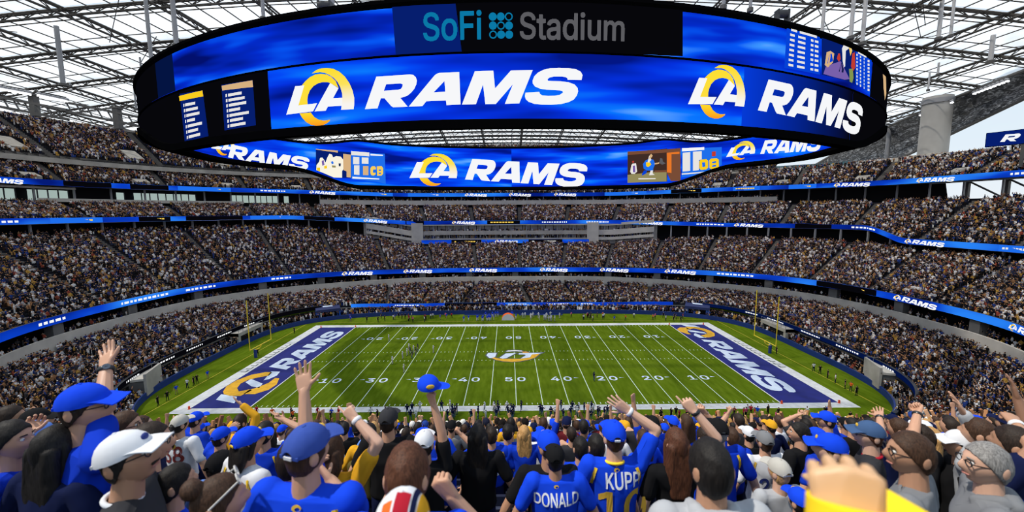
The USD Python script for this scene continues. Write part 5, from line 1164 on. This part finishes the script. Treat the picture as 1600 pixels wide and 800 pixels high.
hero('long-haired fan in a royal blue cap and a white name jersey, lower left', 380, 667, 2.62, -30, cap=('cloth_royal', 'fwd', 'cloth_royal', 'print_gold', 'print_yellow'), shirt=('jersey', 'cloth_white'), hair=('bob', 'hair_black'), head=(-5, 0), extras=(('print', 'EANS', .095, 1.275, 'print_navy', .85), ('stripes', 'print_yellow')), girth=1.05)
hero('person with tied brown hair and sunglasses pushed up, bottom left', 328, 746, 1.5, -40, hair=('bun', 'hair_brown'), shirt=('tee', 'cloth_charcoal'), extras=('sunglasses_up',), hmin=1.2, head=(-12, 0))
hero('fan in a bright blue tee with white print half hidden behind the white cap', 262, 728, 1.85, -35, hair=('short', 'hair_black'), shirt=('tee', 'cloth_royal'), extras=(('patch', 'print_white', .02, .09, 1.3),), hmin=1.2)
hero('big man in a dusty blue cap with white strap tag and blue jersey, lower left', 473, 663, 1.66, -6, cap=('cloth_dusty_blue', 'fwd', 'cloth_dusty_blue', 'print_gold', 'band_white'), shirt=('jersey', 'cloth_royal'), hair=('short', 'hair_brown'), skin='skin_a', girth=1.14, head=(-14, 0), arms=('down', px(512, 745, .26)), hands=('relaxed', 'cup'), extras=(('yoke', 'print_yellow'), ('neck_emblem', 'print_gold')))
hero('fan hidden behind the dusty blue cap raising a bare arm with a flat hand', 452, 688, 2.2, -10, hair=('short', 'hair_dark'), shirt=('tee', 'cloth_blue'), arms=('down', px(475, 606, .15)), hands=('relaxed', 'open'), thumbs=(None, (1, .4, 0)), poles=(None, (-.6, -.7, 0)))
GOLDW = hero('woman in a gold top pointing one finger up, left of the tall man in black', 512, 679, 2.45, 0, hair=('bob', 'hair_brown'), shirt=('tee', 'cloth_gold'), skin='skin_c', arms=('down', px(553, 652, .12)), hands=('relaxed', 'point'), thumbs=(None, (-1, .3, 0)), poles=(None, (.9, -.2, 0)))
hero('fan in a blue jersey lifting a thin arm, further back at left of centre', 410, 660, 4.0, -8, hair=('short', 'hair_black'), shirt=('jersey', 'cloth_blue'), arms=('down', px(441, 655, .2)), hands=('relaxed', 'peace'), extras=(('stripes', 'print_yellow'),))
hero('fan raising a gold-sleeved arm in front of the left end zone logo', 372, 648, 6.2, 0, hair=('short', 'hair_dark'), shirt=('long', 'cloth_gold'), arms=('down', px(377, 632, .1)), hands=('relaxed', 'open'))
hero('tall man in a plain black tee and dark cap, centre left', 605, 637, 3.5, 0, cap=('cloth_charcoal', 'fwd', 'cloth_charcoal'), shirt=('tee', 'cloth_black'), hair=('fade', 'hair_dark'), girth=1.14, skin='skin_a')
hero('fan in a gold shirt with an olive backpack standing behind the tall man in black', 574, 663, 4.6, -10, hair=('short', 'hair_black'), shirt=('tee', 'cloth_gold'), extras=(('backpack', 'cloth_olive'),))
CAPH = hero('fan in black raising a blue cap overhead, left of centre', 662, 672, 3.2, 4, cap=('cloth_white', 'fwd', 'cloth_white'), shirt=('tee', 'cloth_black'), hair=('short', 'hair_dark'), arms=('down', px(676, 628, .1)), hands=('relaxed', 'fist'), poles=(None, (.9, -.2, 0)))
hero('brown-haired fan in a blue jersey raising a clenched fist, bottom centre left', 632, 699, 1.42, 0, hair=('short', 'hair_auburn'), shirt=('jersey', 'cloth_royal'), skin='skin_a', arms=('down', px(703, 772, .18)), hands=('relaxed', 'fist'), thumbs=(None, (-1, .2, .2)), poles=(None, (.6, -.4, -.7)), hmin=1.2, extras=(('stripes', 'print_yellow'),))
hero('white cap with a red and gold emblem at the very bottom, centre left', 622, 774, .98, 0, cap=('cloth_white', 'reversed', 'cloth_white', 'print_red', 'print_gold'), shirt=('tee', 'cloth_white'), hair=('none', 'hair_dark'), extras=(('cap_bands', (('cloth_navy', (-.055, -.04, -.2, .2, .03, .2)), ('cloth_red', (-.035, .012, .0, .2, .085, .2)), ('cloth_navy', (-.035, .012, .0, .2, .075, .085)), ('cloth_gold', (-.085, -.06, -.05, .2, .03, .2)), ('cloth_orange', (.02, .05, .03, .2, .05, .2)))),), hmin=1.0, skin='skin_b')
hero('woman with long black hair in a black tee, centre', 746, 664, 3.4, 0, hair=('long', 'hair_black'), shirt=('tee', 'cloth_black'), girth=1.06, skin='skin_a', arms=('down', 'down'))
hero('fan in a plain dark blue tee between the raised cap and the long black hair', 690, 682, 3.6, 0, hair=('short', 'hair_dark'), shirt=('tee', 'cloth_blue'), arms=('down', px(719, 678, .2)), hands=('relaxed', 'fist'))
hero('blonde long-haired fan in a blue tee right of centre', 819, 666, 5.4, 0, hair=('long', 'hair_blonde'), shirt=('tee', 'cloth_blue'), skin='skin_c')
hero('fan in a blue jersey with yellow shoulder stripes beside the long black hair', 768, 668, 5.4, 0, hair=('short', 'hair_dark'), shirt=('jersey', 'cloth_blue'), extras=(('stripes', 'print_yellow'), ('print', '23', .2, 1.12, 'print_white', .75)))
hero('second blue jersey with yellow stripes, left of the blonde fan', 793, 664, 5.6, 0, hair=('short', 'hair_black'), shirt=('jersey', 'cloth_blue'), extras=(('stripes', 'print_yellow'),))
hero('fan in a royal blue cap and black tee behind the black cap at bottom centre', 857, 673, 3.0, 0, cap=BLUE_CAP, shirt=('tee', 'cloth_black'), hair=('fade', 'hair_dark'), skin='skin_b', head=(20, 0))
hero('fan in a black cap and blue jersey lettered DONALD at bottom centre', 868, 696, 2.72, 0, cap=('cloth_black', 'fwd', 'cloth_black'), shirt=('jersey', 'cloth_royal'), hair=('short', 'hair_black'), girth=1.3, extras=(('print', 'DONALD', .10, 1.285, 'print_white', .72), ('neck_emblem', 'print_gold')), skin='skin_b')
hero('dark-haired fan in a blue tee, left one of a pair behind bottom centre', 908, 684, 3.4, 0, hair=('short', 'hair_black'), shirt=('tee', 'cloth_royal'))
hero('dark-haired fan in a blue tee, right one of a pair beside the waving man', 933, 680, 3.7, 0, hair=('short', 'hair_black'), shirt=('tee', 'cloth_royal'))
WAVER = hero('waving man in a blue cap and blue jersey lettered KUPP 10', 961, 657, 3.0, 0, cap=('cloth_royal', 'fwd', 'cloth_royal', 'print_gold', 'print_white'), shirt=('jersey', 'cloth_royal'), hair=('fade', 'hair_brown'), girth=1.08, skin='skin_c', arms=('down', px(979, 640, .1)), hands=('relaxed', 'open'), thumbs=(None, (-1, .3, 0)), poles=(None, (1, -.1, 0)), extras=(('collar', 'print_yellow'), ('print', 'KUPP', .105, 1.31, 'print_white', .70, .045), ('print', '10', .235, 1.045, 'print_gold', .95, .04), ('stripes', 'print_yellow'), ('neck_emblem', 'print_gold')))
POINTER = hero('woman with long brown hair in a black tee and jeans pointing one finger up', 1060, 671, 2.95, 0, hair=('long', 'hair_auburn'), shirt=('tee', 'cloth_black'), pants='cloth_denim', skin='skin_c', arms=([-.16, .10, .92], px(1083, 640, .1)), hands=('relaxed', 'point'), thumbs=(None, (-1, .3, 0)), poles=(None, (.9, -.2, 0)), girth=.84)
hero('man in a black cap with cropped grey hair and a blue jersey, right of centre', 1125, 654, 3.4, 0, cap=('cloth_black', 'fwd', 'cloth_black'), shirt=('jersey', 'cloth_blue'), hair=('fade', 'hair_grey'), girth=1.14, skin='skin_c', extras=(('stripes', 'print_yellow'),))
hero('black-haired person in a pale grey hoodie at the bottom, right of centre', 1117, 691, 1.5, 0, hair=('short', 'hair_black'), shirt=('hoodie', 'cloth_pale_grey'), skin='skin_b', girth=1.05, hmin=1.2)
hero('fan behind the black cap raising a clenched fist, left arm of the two', 1104, 668, 4.4, 0, hair=('short', 'hair_dark'), shirt=('tee', 'cloth_royal'), arms=('down', px(1101, 645, .1)), hands=('relaxed', 'fist'))
hero('fan behind the black cap raising a clenched fist, right arm of the two', 1146, 669, 4.2, 0, hair=('short', 'hair_brown'), shirt=('tee', 'cloth_blue'), arms=(px(1138, 646, .1), 'down'), hands=('fist', 'relaxed'))
hero('fan in a white cap and black tee with small white print, right of centre', 1172, 666, 5.0, 0, cap=('cloth_white',), shirt=('tee', 'cloth_black'), hair=('short', 'hair_black'), extras=(('patch', 'print_white', .12, .03, 1.32),), girth=1.15)
hero('fan in a white jersey with gold and blue sleeves, right of centre', 1198, 674, 4.0, 0, cap=('cloth_grey',), shirt=('jersey', 'cloth_white'), hair=('short', 'hair_brown'), extras=(('stripes', 'print_gold'), ('print', '22', .19, 1.08, 'print_navy', .75)), girth=1.1)
hero('black-haired man in a black tee turning left, right of centre', 1254, 661, 3.6, 25, hair=('short', 'hair_black'), shirt=('tee', 'cloth_black'), skin='skin_a', head=(40, 0), extras=('eyes',))
hero('person in a beige cap and pale grey tee with black print, lower right', 1222, 717, 2.6, 8, cap=('cloth_stone',), shirt=('tee', 'cloth_pale_grey'), hair=('short', 'hair_blonde'), extras=(('patch', 'print_black', .13, .035, 1.24),), skin='skin_c', hmin=1.25)
hero('fan in a blue cap with a dark back panel low at the bottom right', 1254, 764, 2.4, 0, cap=('cloth_royal', 'fwd', 'cloth_royal', 'print_gold', 'print_gold'), shirt=('tee', 'cloth_black'), hair=('short', 'hair_black'), hmin=1.1)
hero('fan in a blue cap at the back right, in front of the end zone corner', 1296, 642, 5.0, 30, cap=BLUE_CAP, shirt=('tee', 'cloth_blue'), hair=('short', 'hair_dark'), head=(20, 0))
hero('fan in a royal blue cap and blue jersey behind the big fist, left of two', 1281, 668, 3.6, 30, cap=BLUE_CAP, shirt=('jersey', 'cloth_blue'), hair=('short', 'hair_brown'), extras=(('stripes', 'print_yellow'),), head=(12, 0))
hero('fan in a royal blue cap directly above the big fist', 1306, 677, 2.9, 40, cap=('cloth_royal', 'fwd', 'cloth_royal', 'print_gold', 'print_white'), shirt=('tee', 'cloth_royal'), hair=('short', 'hair_brown'), head=(14, 0), skin='skin_c')
hero('man in a navy cap looking left, dark grey tee with a red collar', 1366, 657, 2.8, 48, cap=('cloth_steel_blue', 'fwd', 'cloth_steel_blue', 'print_gold', 'cloth_navy'), shirt=('tee', 'cloth_charcoal'), hair=('short', 'hair_auburn'), skin='skin_c', head=(16, 0), extras=('eyes', ('collar', 'cloth_red'), 'glasses'), girth=1.05)
hero('brown-haired young man with glasses in a grey tee looking left', 1437, 677, 1.78, 38, hair=('short', 'hair_brown'), shirt=('tee', 'cloth_grey'), skin='skin_b', head=(30, 0), extras=('eyes', 'glasses'), girth=1.02)
hero('grey-haired man with glasses and grey hood over blue straps, right edge', 1556, 693, 2.05, 52, hair=('short', 'hair_grey'), shirt=('hoodie', 'cloth_grey'), skin='skin_c', head=(22, 0), extras=('eyes', 'glasses', ('strap', 'cloth_royal')), girth=1.1, hmin=1.25)
hero('person in a white cap and black shirt facing left at the right', 1509, 671, 3.1, 55, cap=('cloth_white',), shirt=('tee', 'cloth_black'), hair=('short', 'hair_dark'), head=(15, 0), extras=('eyes',))
hero('person in a pale grey cap near the right edge', 1560, 672, 3.4, 50, cap=('cloth_pale_grey',), shirt=('tee', 'cloth_stone'), hair=('short', 'hair_grey'), head=(10, 0))
OPENR = hero('fan with dark brown hair raising an arm with a wristband on the right', 1411, 655, 3.6, 25, hair=('short', 'hair_brown'), shirt=('tee', 'cloth_navy'), arms=(px(1374, 650, .1), 'down'), hands=('open', 'relaxed'), poles=((-.8, -.3, 0), None))
FISTR = hero('fan raising a clenched fist with a dark wristband on the right', 1446, 664, 3.2, 20, hair=('short', 'hair_dark'), shirt=('tee', 'cloth_charcoal'), arms=(px(1434, 644, .1), 'down'), hands=('fist', 'relaxed'), poles=((-.8, -.3, 0), None))
hero('fan in a grey long-sleeved top pointing up and left on the right', 1540, 655, 3.0, 20, hair=('short', 'hair_brown'), shirt=('long', 'cloth_pale_grey'), arms=(px(1503, 642, .1), 'down'), hands=('open', 'relaxed'), poles=((.3, -.3, -.9), None))
EDGER = hero('fan at the right edge raising a clenched fist with a bracelet', 1598, 668, 2.3, 20, hair=('short', 'hair_dark'), shirt=('tee', 'cloth_navy'), arms=(px(1585, 660, .1), 'down'), hands=('fist', 'relaxed'), poles=((-.5, -.5, 0), None), skin='skin_b')
hero('fan beyond the right edge reaching a dark arm into the picture', 1622, 655, 2.6, 20, hair=('short', 'hair_dark'), shirt=('tee', 'cloth_black'), arms=(px(1588, 618, .1), 'down'), hands=('open', 'relaxed'), skin='skin_d', poles=((.2, -.4, -.8), None))
hero('blonde woman further back on the right', 1460, 668, 4.4, 40, hair=('long', 'hair_blonde'), shirt=('tee', 'cloth_white'), skin='skin_c')
hero('fan pointing a finger up in front of the right end zone', 1262, 655, 5.2, 0, hair=('short', 'hair_black'), shirt=('tee', 'cloth_charcoal'), arms=(px(1248, 648, .1), 'down'), hands=('point', 'relaxed'))
# the fan at the camera's side: only a fist and a pointing hand come into the picture
_r0 = np.array([CAM[0]+.575, CAM[1]+.24, 31.47]); root = thing('spectator', 'fan in a yellow top whose huge fist and pointing hand fill the bottom right', 'person', _r0, -40, scale=.93)
_R = rotm([0, 0, 1], math.radians(-40)).T; _a, _b = [_R@(at_depth(*q)-_r0)/.93 for q in ((1322, 826, .54), (1402, 822, .66))]
W_ = person(root, skin='skin_sun', shirt=('long', 'cloth_yellow'), hair=('short', 'hair_dark'), arms=(_a, _b), hands=('fist', 'point'), thumbs=((1, .2, -.1), (-1, .3, .1)), poles=((.1, -.3, -1), (.5, -.3, -1)), lod=0)
for w_, d_ in W_.values(): obj('cuff', tube([w_-d_*.07, w_-d_*.03, w_+d_*.034], [.050, .049, .047], 20), 'cloth_yellow', root, 50)
# things held or worn by them
h_ = CAPH[1][1][0]+CAPH[1][1][1]*.12+np.array([0, 0, .03]); t = thing('cap', 'blue cap waved overhead in a raised hand', 'cap', h_, 20)
obj('crown', to_tm(_sph((0, 0, 0), (.092, .11, .085), 24).trim_by_plane([0, 0, 1], -.02)), 'cloth_royal', t, 40); obj('brim', to_tm(hullof(_sph((.13, -.02, -.02), (.05, .07, .006), 16), _sph((.07, 0, -.015), (.05, .09, .006), 16))), 'cloth_royal', t, 40); obj('emblem', to_tm(_sph((0, -.107, .025), (.035, .012, .02), 12)), 'print_gold', t)
def wristband(label, H, i, m, r=.033, watch=False):
    w, d = H[1][i]; q = w-d*.028; t = thing('wristband', label, 'watch' if watch else 'wristband', q); k = trimesh.creation.torus(r*H[2], r*.2, 20, 8); k.apply_scale([1, 1, 2.2]); al = trimesh.geometry.align_vectors([0, 0, 1], d); k.apply_transform(al); obj('band', k, m, t, 40)
    if watch: c = trimesh.creation.cylinder(.02, .012, sections=16); c.apply_transform(trimesh.geometry.align_vectors([0, 0, 1], unit(CAM-q-d*np.dot(CAM-q, d)))); obj('watch_face', c.apply_translation(unit(CAM-q-d*np.dot(CAM-q, d))*r*1.15), 'metal_watch', t)
wristband('black watch on the raised left-hand arm', WATCH, 1, 'plastic_black', .034, True)
wristband('dark band on the wrist of the woman pointing a finger up', POINTER, 1, 'plastic_black', .031); wristband('thin pale bracelet on the waving wrist', WAVER, 1, 'band_white', .032)
wristband('dark band on a raised fist at the right', FISTR, 0, 'plastic_black', .032); wristband('dark band on a raised open hand at the right', OPENR, 0, 'plastic_black', .032); wristband('white bracelet at the right edge', EDGER, 0, 'band_white', .032); wristband('pale bracelet on the pointing woman in gold', GOLDW, 1, 'band_white', .031)
# ------------------------------------------------------------------ the near stand under the camera and its crowd
nb = thing('seating_tier', 'steep near stand that the viewer stands in', None, kind='structure')
rows = []
for k in range(-3, 65):
    y0 = CAM[1]+.8*k-.4; z = 31.47-.4376*k
    rows += [np.array([[-63, y0, z], [63, y0, z]]), np.array([[-63, y0+.8, z], [63, y0+.8, z]])]
rows.append(np.array([[-63, rows[-1][0][1], 0], [63, rows[-1][0][1], 0]]))
obj('terrace', loft(rows[::-1]), 'terrace', nb)
obj('front_wall', bx(-63, 63, rows[-1][0][1]-.1, rows[-1][0][1]+.15, 0, 4.4), 'wall_blue', nb)
sp = path_for('folding_seats'); si = UsdGeom.PointInstancer.Define(stage, sp); tag(si, 'dark folding seats of the near stand behind the standing fans', 'seats', None, 'stuff')
v, f = cat(bx(-.22, .22, -.03, .02, .42, .86), bx(-.22, .22, -.02, .20, .40, .45), bx(-.24, -.22, -.03, .2, 0, .62), bx(.22, .24, -.03, .2, 0, .62))
si.CreatePrototypesRel().SetTargets([usdkit.mesh(stage, sp+'/Prototypes/seat', (v, f), LOOK['seat_navy']).GetPath()])
P = np.array([[x, CAM[1]+.8*k-.33, 31.47-.4376*k] for k in range(1, 22) for x in np.arange(-(1.4*.8*k+2), 1.4*.8*k+2, .52)])
si.CreatePositionsAttr(Vt.Vec3fArray.FromNumpy(P.astype(np.float32))); si.CreateProtoIndicesAttr(Vt.IntArray.FromNumpy(np.zeros(len(P), np.int32)))
MIDS = [
 ('bare-headed dark-haired fan in a black shirt', dict(hair=('short', 'hair_black'), shirt=('tee', 'cloth_black'))),
 ('fan in a blue cap and blue jersey', dict(cap=('cloth_royal',), hair=('short', 'hair_dark'), shirt=('jersey', 'cloth_blue'), extras=(('stripes', 'print_yellow'),))),
 ('fan in a blue cap and white jersey', dict(cap=('cloth_royal',), hair=('short', 'hair_brown'), shirt=('jersey', 'cloth_white'), skin='skin_c')),
 ('long-haired brunette in a blue shirt', dict(hair=('long', 'hair_brown'), shirt=('tee', 'cloth_royal'), skin='skin_c')),
 ('fan in a black cap and grey shirt', dict(cap=('cloth_black',), hair=('fade', 'hair_black'), shirt=('tee', 'cloth_grey'), skin='skin_b')),
 ('fan in a white cap and navy shirt', dict(cap=('cloth_white',), hair=('short', 'hair_dark'), shirt=('tee', 'cloth_navy'))),
 ('dark-haired fan in a gold shirt', dict(hair=('short', 'hair_black'), shirt=('tee', 'cloth_gold'), skin='skin_b')),
 ('fan in a blue jersey raising one arm', dict(hair=('short', 'hair_brown'), shirt=('jersey', 'cloth_blue'), arms=('down', 'high'), hands=('relaxed', 'open'))),
 ('brown-haired fan in a white shirt', dict(hair=('short', 'hair_brown'), shirt=('tee', 'cloth_white'), skin='skin_c')),
 ('black-haired fan in a blue jersey', dict(hair=('short', 'hair_black'), shirt=('jersey', 'cloth_royal'), skin='skin_d')),
 ('long black-haired fan in a dark top', dict(hair=('long', 'hair_black'), shirt=('tee', 'cloth_charcoal'), skin='skin_b')),
 ('fan in a dark shirt clapping hands up front', dict(hair=('short', 'hair_dark'), shirt=('tee', 'cloth_charcoal'), arms=('clap', 'clap'), hands=('cup', 'cup'))),
 ('blonde fan in a pale blue shirt', dict(hair=('bob', 'hair_blonde'), shirt=('tee', 'cloth_light_blue'), skin='skin_c')),
 ('fan in a navy cap and red shirt', dict(cap=('cloth_navy',), hair=('short', 'hair_dark'), shirt=('tee', 'cloth_maroon'))),
 ('fan in a gold cap and navy jersey', dict(cap=('cloth_gold',), hair=('short', 'hair_black'), shirt=('jersey', 'cloth_navy'), skin='skin_d')),
 ('fan in a black cap raising a fist', dict(cap=('cloth_black',), hair=('short', 'hair_black'), shirt=('tee', 'cloth_blue'), arms=('high', 'down'), hands=('fist', 'relaxed'), skin='skin_b'))]
MARKS = [(20, 'the clapping man'), (126, 'the high left arm'), (200, 'the white flat cap'), (277, 'the number 38'), (340, 'the youngster in blue'), (400, 'the white name jersey'), (470, 'the dusty blue cap'), (525, 'the woman in gold'), (605, 'the tall man in black'), (662, 'the waved cap'), (746, 'the long black hair'), (819, 'the blonde hair'), (868, 'the DONALD jersey'), (920, 'the pair in blue'), (961, 'the waving man'), (1050, 'the long brown hair'), (1125, 'the grey hoodie'), (1185, 'the white jersey'), (1254, 'the black tee'), (1300, 'the big fist'), (1364, 'the navy cap'), (1437, 'the grey tee'), (1507, 'the right white cap'), (1553, 'the grey-haired man'), (1600, 'the right edge')]
SEEN = {}
r = np.random.default_rng(91); HXY = np.array(HEROES); spots, rest = [], []
for k in range(4, 64):
    Y = .8*k; hw = 1.33*Y*1.05+2
    for x in np.arange(-hw+CAM[0], hw+CAM[0], .56)+r.uniform(0, .4):
        if abs(x) > 62: continue
        p = np.array([x+r.uniform(-.1, .1), CAM[1]+Y+r.uniform(-.1, .1), 31.47-.4376*k]); u, v, w = project(p+[0, 0, 1.7])
        if not (-60 if k < 7 else -260) < u < (1660 if k < 7 else 1860): continue
        if k <= 11:
            d = abs(HXY-p[:2]); 
            if ((d[:, 0] < .46) & (d[:, 1] < .62)).any(): continue
            if r.random() < (.25 if k < 6 else .08): continue


        (spots if len(spots) < 236 and k <= 12 and -60 < u < 1660 else rest).append((p, u))
def ordinal(items):
    """[(phrase, u)] -> phrases made unique by the place in the row, seen from the viewer"""
    by = {}
    for i, (b, u) in enumerate(items): by.setdefault(b, []).append((u, i))
    out = [None]*len(items)
    for b, l in by.items():
        l.sort(); n = len(l)
        for k, (_, i) in enumerate(l):
            W10 = ['', 'second ', 'third ', 'fourth ', 'fifth ', 'sixth ', 'seventh ', 'eighth ', 'ninth ', 'tenth ']
            out[i] = b+('' if n == 1 else ', middle one' if n == 3 and k == 1 else f', {W10[k]}leftmost' if k < (n+1)//2 else f', {W10[n-1-k]}rightmost')
    return out
_ks = [int(r.integers(len(MIDS))) for _ in spots]
_labs = ordinal([(f'{MIDS[k][0]} behind {min(MARKS, key=lambda m: abs(m[0]-u))[1]}', u) for k, (_, u) in zip(_ks, spots)])
protos = {}
for i, (p, u) in enumerate(spots):
    k = _ks[i]; desc, kw = MIDS[k]; yaw = float(np.interp(u, [0, 800, 1600], [-28, 0, 28])+r.normal(0, 12)); sc = float(r.uniform(.93, 1.05)); lab, grp = _labs[i], 'fans in the rows behind the nearest ones'
    if k not in protos:
        protos[k] = root = thing('spectator', lab, 'person', p, yaw, grp, scale=sc); person(root, lod=1 if i < 0 else 2, **kw)
    else: dup(protos[k], p, yaw, lab, grp, sc)
P = np.array([p for p, _ in rest]); crowd('packed lower rows of the near stand between the named fans and the sideline', P, np.zeros(len(P)), 95, 'packed crowd in the stands', prob=np.array([.4, .14, .08, .14, 0, 0, .2, .1]))
# ------------------------------------------------------------------ players, staff and photographers around the field
WHITE_T = dict(hair=('helmet', 'cloth_white'), shirt=('jersey', 'cloth_white'), pants='cloth_pale_grey', lod=2, girth=1.2)
NAVY_T = dict(hair=('helmet', 'cloth_navy'), shirt=('jersey', 'cloth_navy'), pants='cloth_steel_blue', lod=2, girth=1.2)
PP = {}
QUEUE = []
def folk(*a, **k): QUEUE.append((a, k))
def place_folk(key, kw, u, v, label, group, cat_='player', yaw=None, name='player', y=0.0):
    q = on_z(u, v, y); yaw = float(r.uniform(-180, 180)) if yaw is None else yaw
    if key not in PP: PP[key] = t = thing(name, label, cat_, q, yaw, group, scale=1.05); person(t, **kw)
    else: dup(PP[key], q, yaw, label, group, 1.05)
for j, (u, v) in enumerate(((607.5, 533), (677, 551), (629, 561), (613, 569), (631, 582))):
    folk('pw', dict(WHITE_T, stance=.14, bend=.10, arms=('bent', 'relaxed')), u, v, ['white-shirted player alone near the far left numbers', 'white-shirted player alone right of the line of scrimmage', 'white-shirted player just left of the huddled line', 'white-shirted player at the back left of the play', 'white-shirted player nearest the viewer in the play'][j], None, yaw=-90)
for j, (u, v) in enumerate(((641, 554), (646, 551), (650, 555), (639, 548), (644, 560), (636, 556), (653, 549))):
    if j % 2: folk('pw', WHITE_T, u, v, 'white-shirted player crowded in the line of scrimmage', 'white players at the line of scrimmage', yaw=-90)
    else: folk('pn', dict(NAVY_T, stance=.14, bend=.08), u, v, 'navy-shirted player crowded in the line of scrimmage', 'navy players at the line of scrimmage', yaw=90)
folk('pn', NAVY_T, 928, 595, 'single navy-shirted player standing on the field right of centre', None)
STAFF = [('sb', 'staff member in black', dict(shirt=('tee', 'cloth_black'), pants='cloth_black', hair=('short', 'hair_dark'), lod=2)), ('sr', 'staff member in a red top', dict(shirt=('tee', 'cloth_red'), pants='cloth_black', hair=('short', 'hair_black'), lod=2)), ('sk', 'staff member in khaki trousers', dict(shirt=('tee', 'cloth_royal'), pants='cloth_khaki', hair=('short', 'hair_brown'), lod=2)), ('sw', 'staff member in a white top', dict(shirt=('tee', 'cloth_white'), pants='cloth_navy', hair=('short', 'hair_black'), lod=2)), ('sp', 'staff member in a pink bib', dict(shirt=('tee', 'cloth_pink'), pants='cloth_black', hair=('short', 'hair_black'), lod=2)), ('so', 'staff member in an orange bib', dict(shirt=('tee', 'cloth_orange'), pants='cloth_charcoal', hair=('short', 'hair_black'), lod=2))]
for j in range(64):
    u = r.uniform(632, 990); v = r.uniform(641, 658)
    wh = min(((660, 'left thirty'), (696, 'left thirty-five'), (733, 'left forty'), (770, 'left forty-five'), (806, 'fifty'), (843, 'right forty-five'), (880, 'right forty'), (918, 'right thirty-five'), (955, 'right twenty'), (990, 'right fifteen')), key=lambda m: abs(m[0]-u))[1]; kk = r.random()
    if kk < .40: folk('pn', NAVY_T, u, v, f'navy-uniformed player on the near sideline below the {wh}', f'navy players on the near sideline below the {wh}')
    elif kk < .58: folk('ph', dict(NAVY_T, arms=('hip', 'hip'), stance=.13), u, v, f'navy-uniformed player with hands low below the {wh}', f'navy players with hands low below the {wh}')
    elif kk < .72: folk('pc', dict(NAVY_T, arms=('bent', 'bent')), u, v, f'navy-uniformed player holding both hands up front below the {wh}', f'navy players with hands up front below the {wh}')
    else: folk('pw', WHITE_T, u, v, f'white-shirted player on the near sideline below the {wh}', f'white players on the near sideline below the {wh}')
for a, b, n, wt in ((400, 630, 16, 'the near sideline left of the players'), (1005, 1200, 20, 'the near sideline right of the players'), (1200, 1330, 6, 'the near right corner of the field')):
    for j in range(n):
        k, d, kw = STAFF[int(r.choice(6, p=[.4, .14, .16, .12, .1, .08]))]; folk(k, kw, r.uniform(a, b), r.uniform(648, 660), f'{d} on {wt}', f'{d} on {wt}', 'person', name='staff_member')
for a, b, n, kind in ((722, 812, 20, 'pn2'), (812, 892, 18, 'pw'), (535, 720, 26, ''), (892, 1085, 26, '')):
    for j in range(n):
        u = r.uniform(a, b); v = np.interp(u, [535, 800, 1085], [500, 497, 499])+r.uniform(-2.2, 5)
        if kind == 'pw': folk('pw', WHITE_T, u, v, 'white-shirted player on the far sideline right of the fifty', 'white players on the far sideline')
        elif kind: folk('pb', dict(WHITE_T, hair=('helmet', 'cloth_royal'), shirt=('jersey', 'cloth_royal'), pants='cloth_white'), u, v, 'blue-shirted player on the far sideline left of the fifty', 'blue players on the far sideline')
        else:
            k, d, kw = STAFF[int(r.choice(6, p=[.38, .2, .14, .18, .05, .05]))]; wt = 'the far sideline at left' if u < 722 else 'the far sideline at right'; folk(k, kw, u, v, f'{d} on {wt}', f'{d} on {wt}', 'person', name='staff_member')
for j, (u, v) in enumerate(((247, 634), (262, 626), (276, 616), (293, 606), (303, 602), (308, 599), (325, 592), (403, 556), (460, 521), (1271, 580), (1281, 584), (1293, 591), (1305, 598), (1320, 607), (1329, 611), (1338, 618), (1202, 545), (1213, 553))):
    k, d, kw = STAFF[[0, 0, 2, 3, 0, 0, 2, 0, 0, 3, 0, 0, 3, 0, 5, 0, 3, 0][j]]; sd = 'left' if u < 800 else 'right'
    folk(k, kw, u, v, f'{d} with the cameras behind the {sd} end line', f'{d} behind the {sd} end line', 'person', name='staff_member')
for (a, k), lab in zip(QUEUE, ordinal([(a[4], a[2]) for a, _ in QUEUE])): place_folk(*a[:4], lab, *a[5:], **k)
q = on_z(794, 499, 0); t = thing('medical_tent', 'small orange and white tent on the far sideline at the fifty', 'tent', q); an = np.linspace(0, pi, 9)
obj('canopy', loft([np.c_[2.0*np.cos(an), np.full(9, y), 1.9*np.sin(an)] for y in (-1, 1)]), 'cloth_orange', t, True)
for y in (-1.02, 1.02): obj('end_panel', (np.vstack([[[0, y, 0]], np.c_[2*np.cos(an), np.full(9, y), 1.9*np.sin(an)]]), np.array([[0, i, i+1] for i in range(1, 9)])), 'cloth_white', t)
for u, lab in ((760, 'long blue team bench on the far sideline left of the tent'), (845, 'long blue team bench on the far sideline right of the tent')):
    q = on_z(u, 494, 0); t = thing('bench', lab, 'bench', q); obj('seat', bx(-7, 7, -.25, .25, .42, .5), 'wall_blue', t); obj('backrest', bx(-7, 7, .22, .3, .5, .95), 'wall_blue', t)
    for x in (-6.5, -2, 2, 6.5): obj('leg', bx(x-.06, x+.06, -.2, .25, 0, .42), 'steel_grey', t)
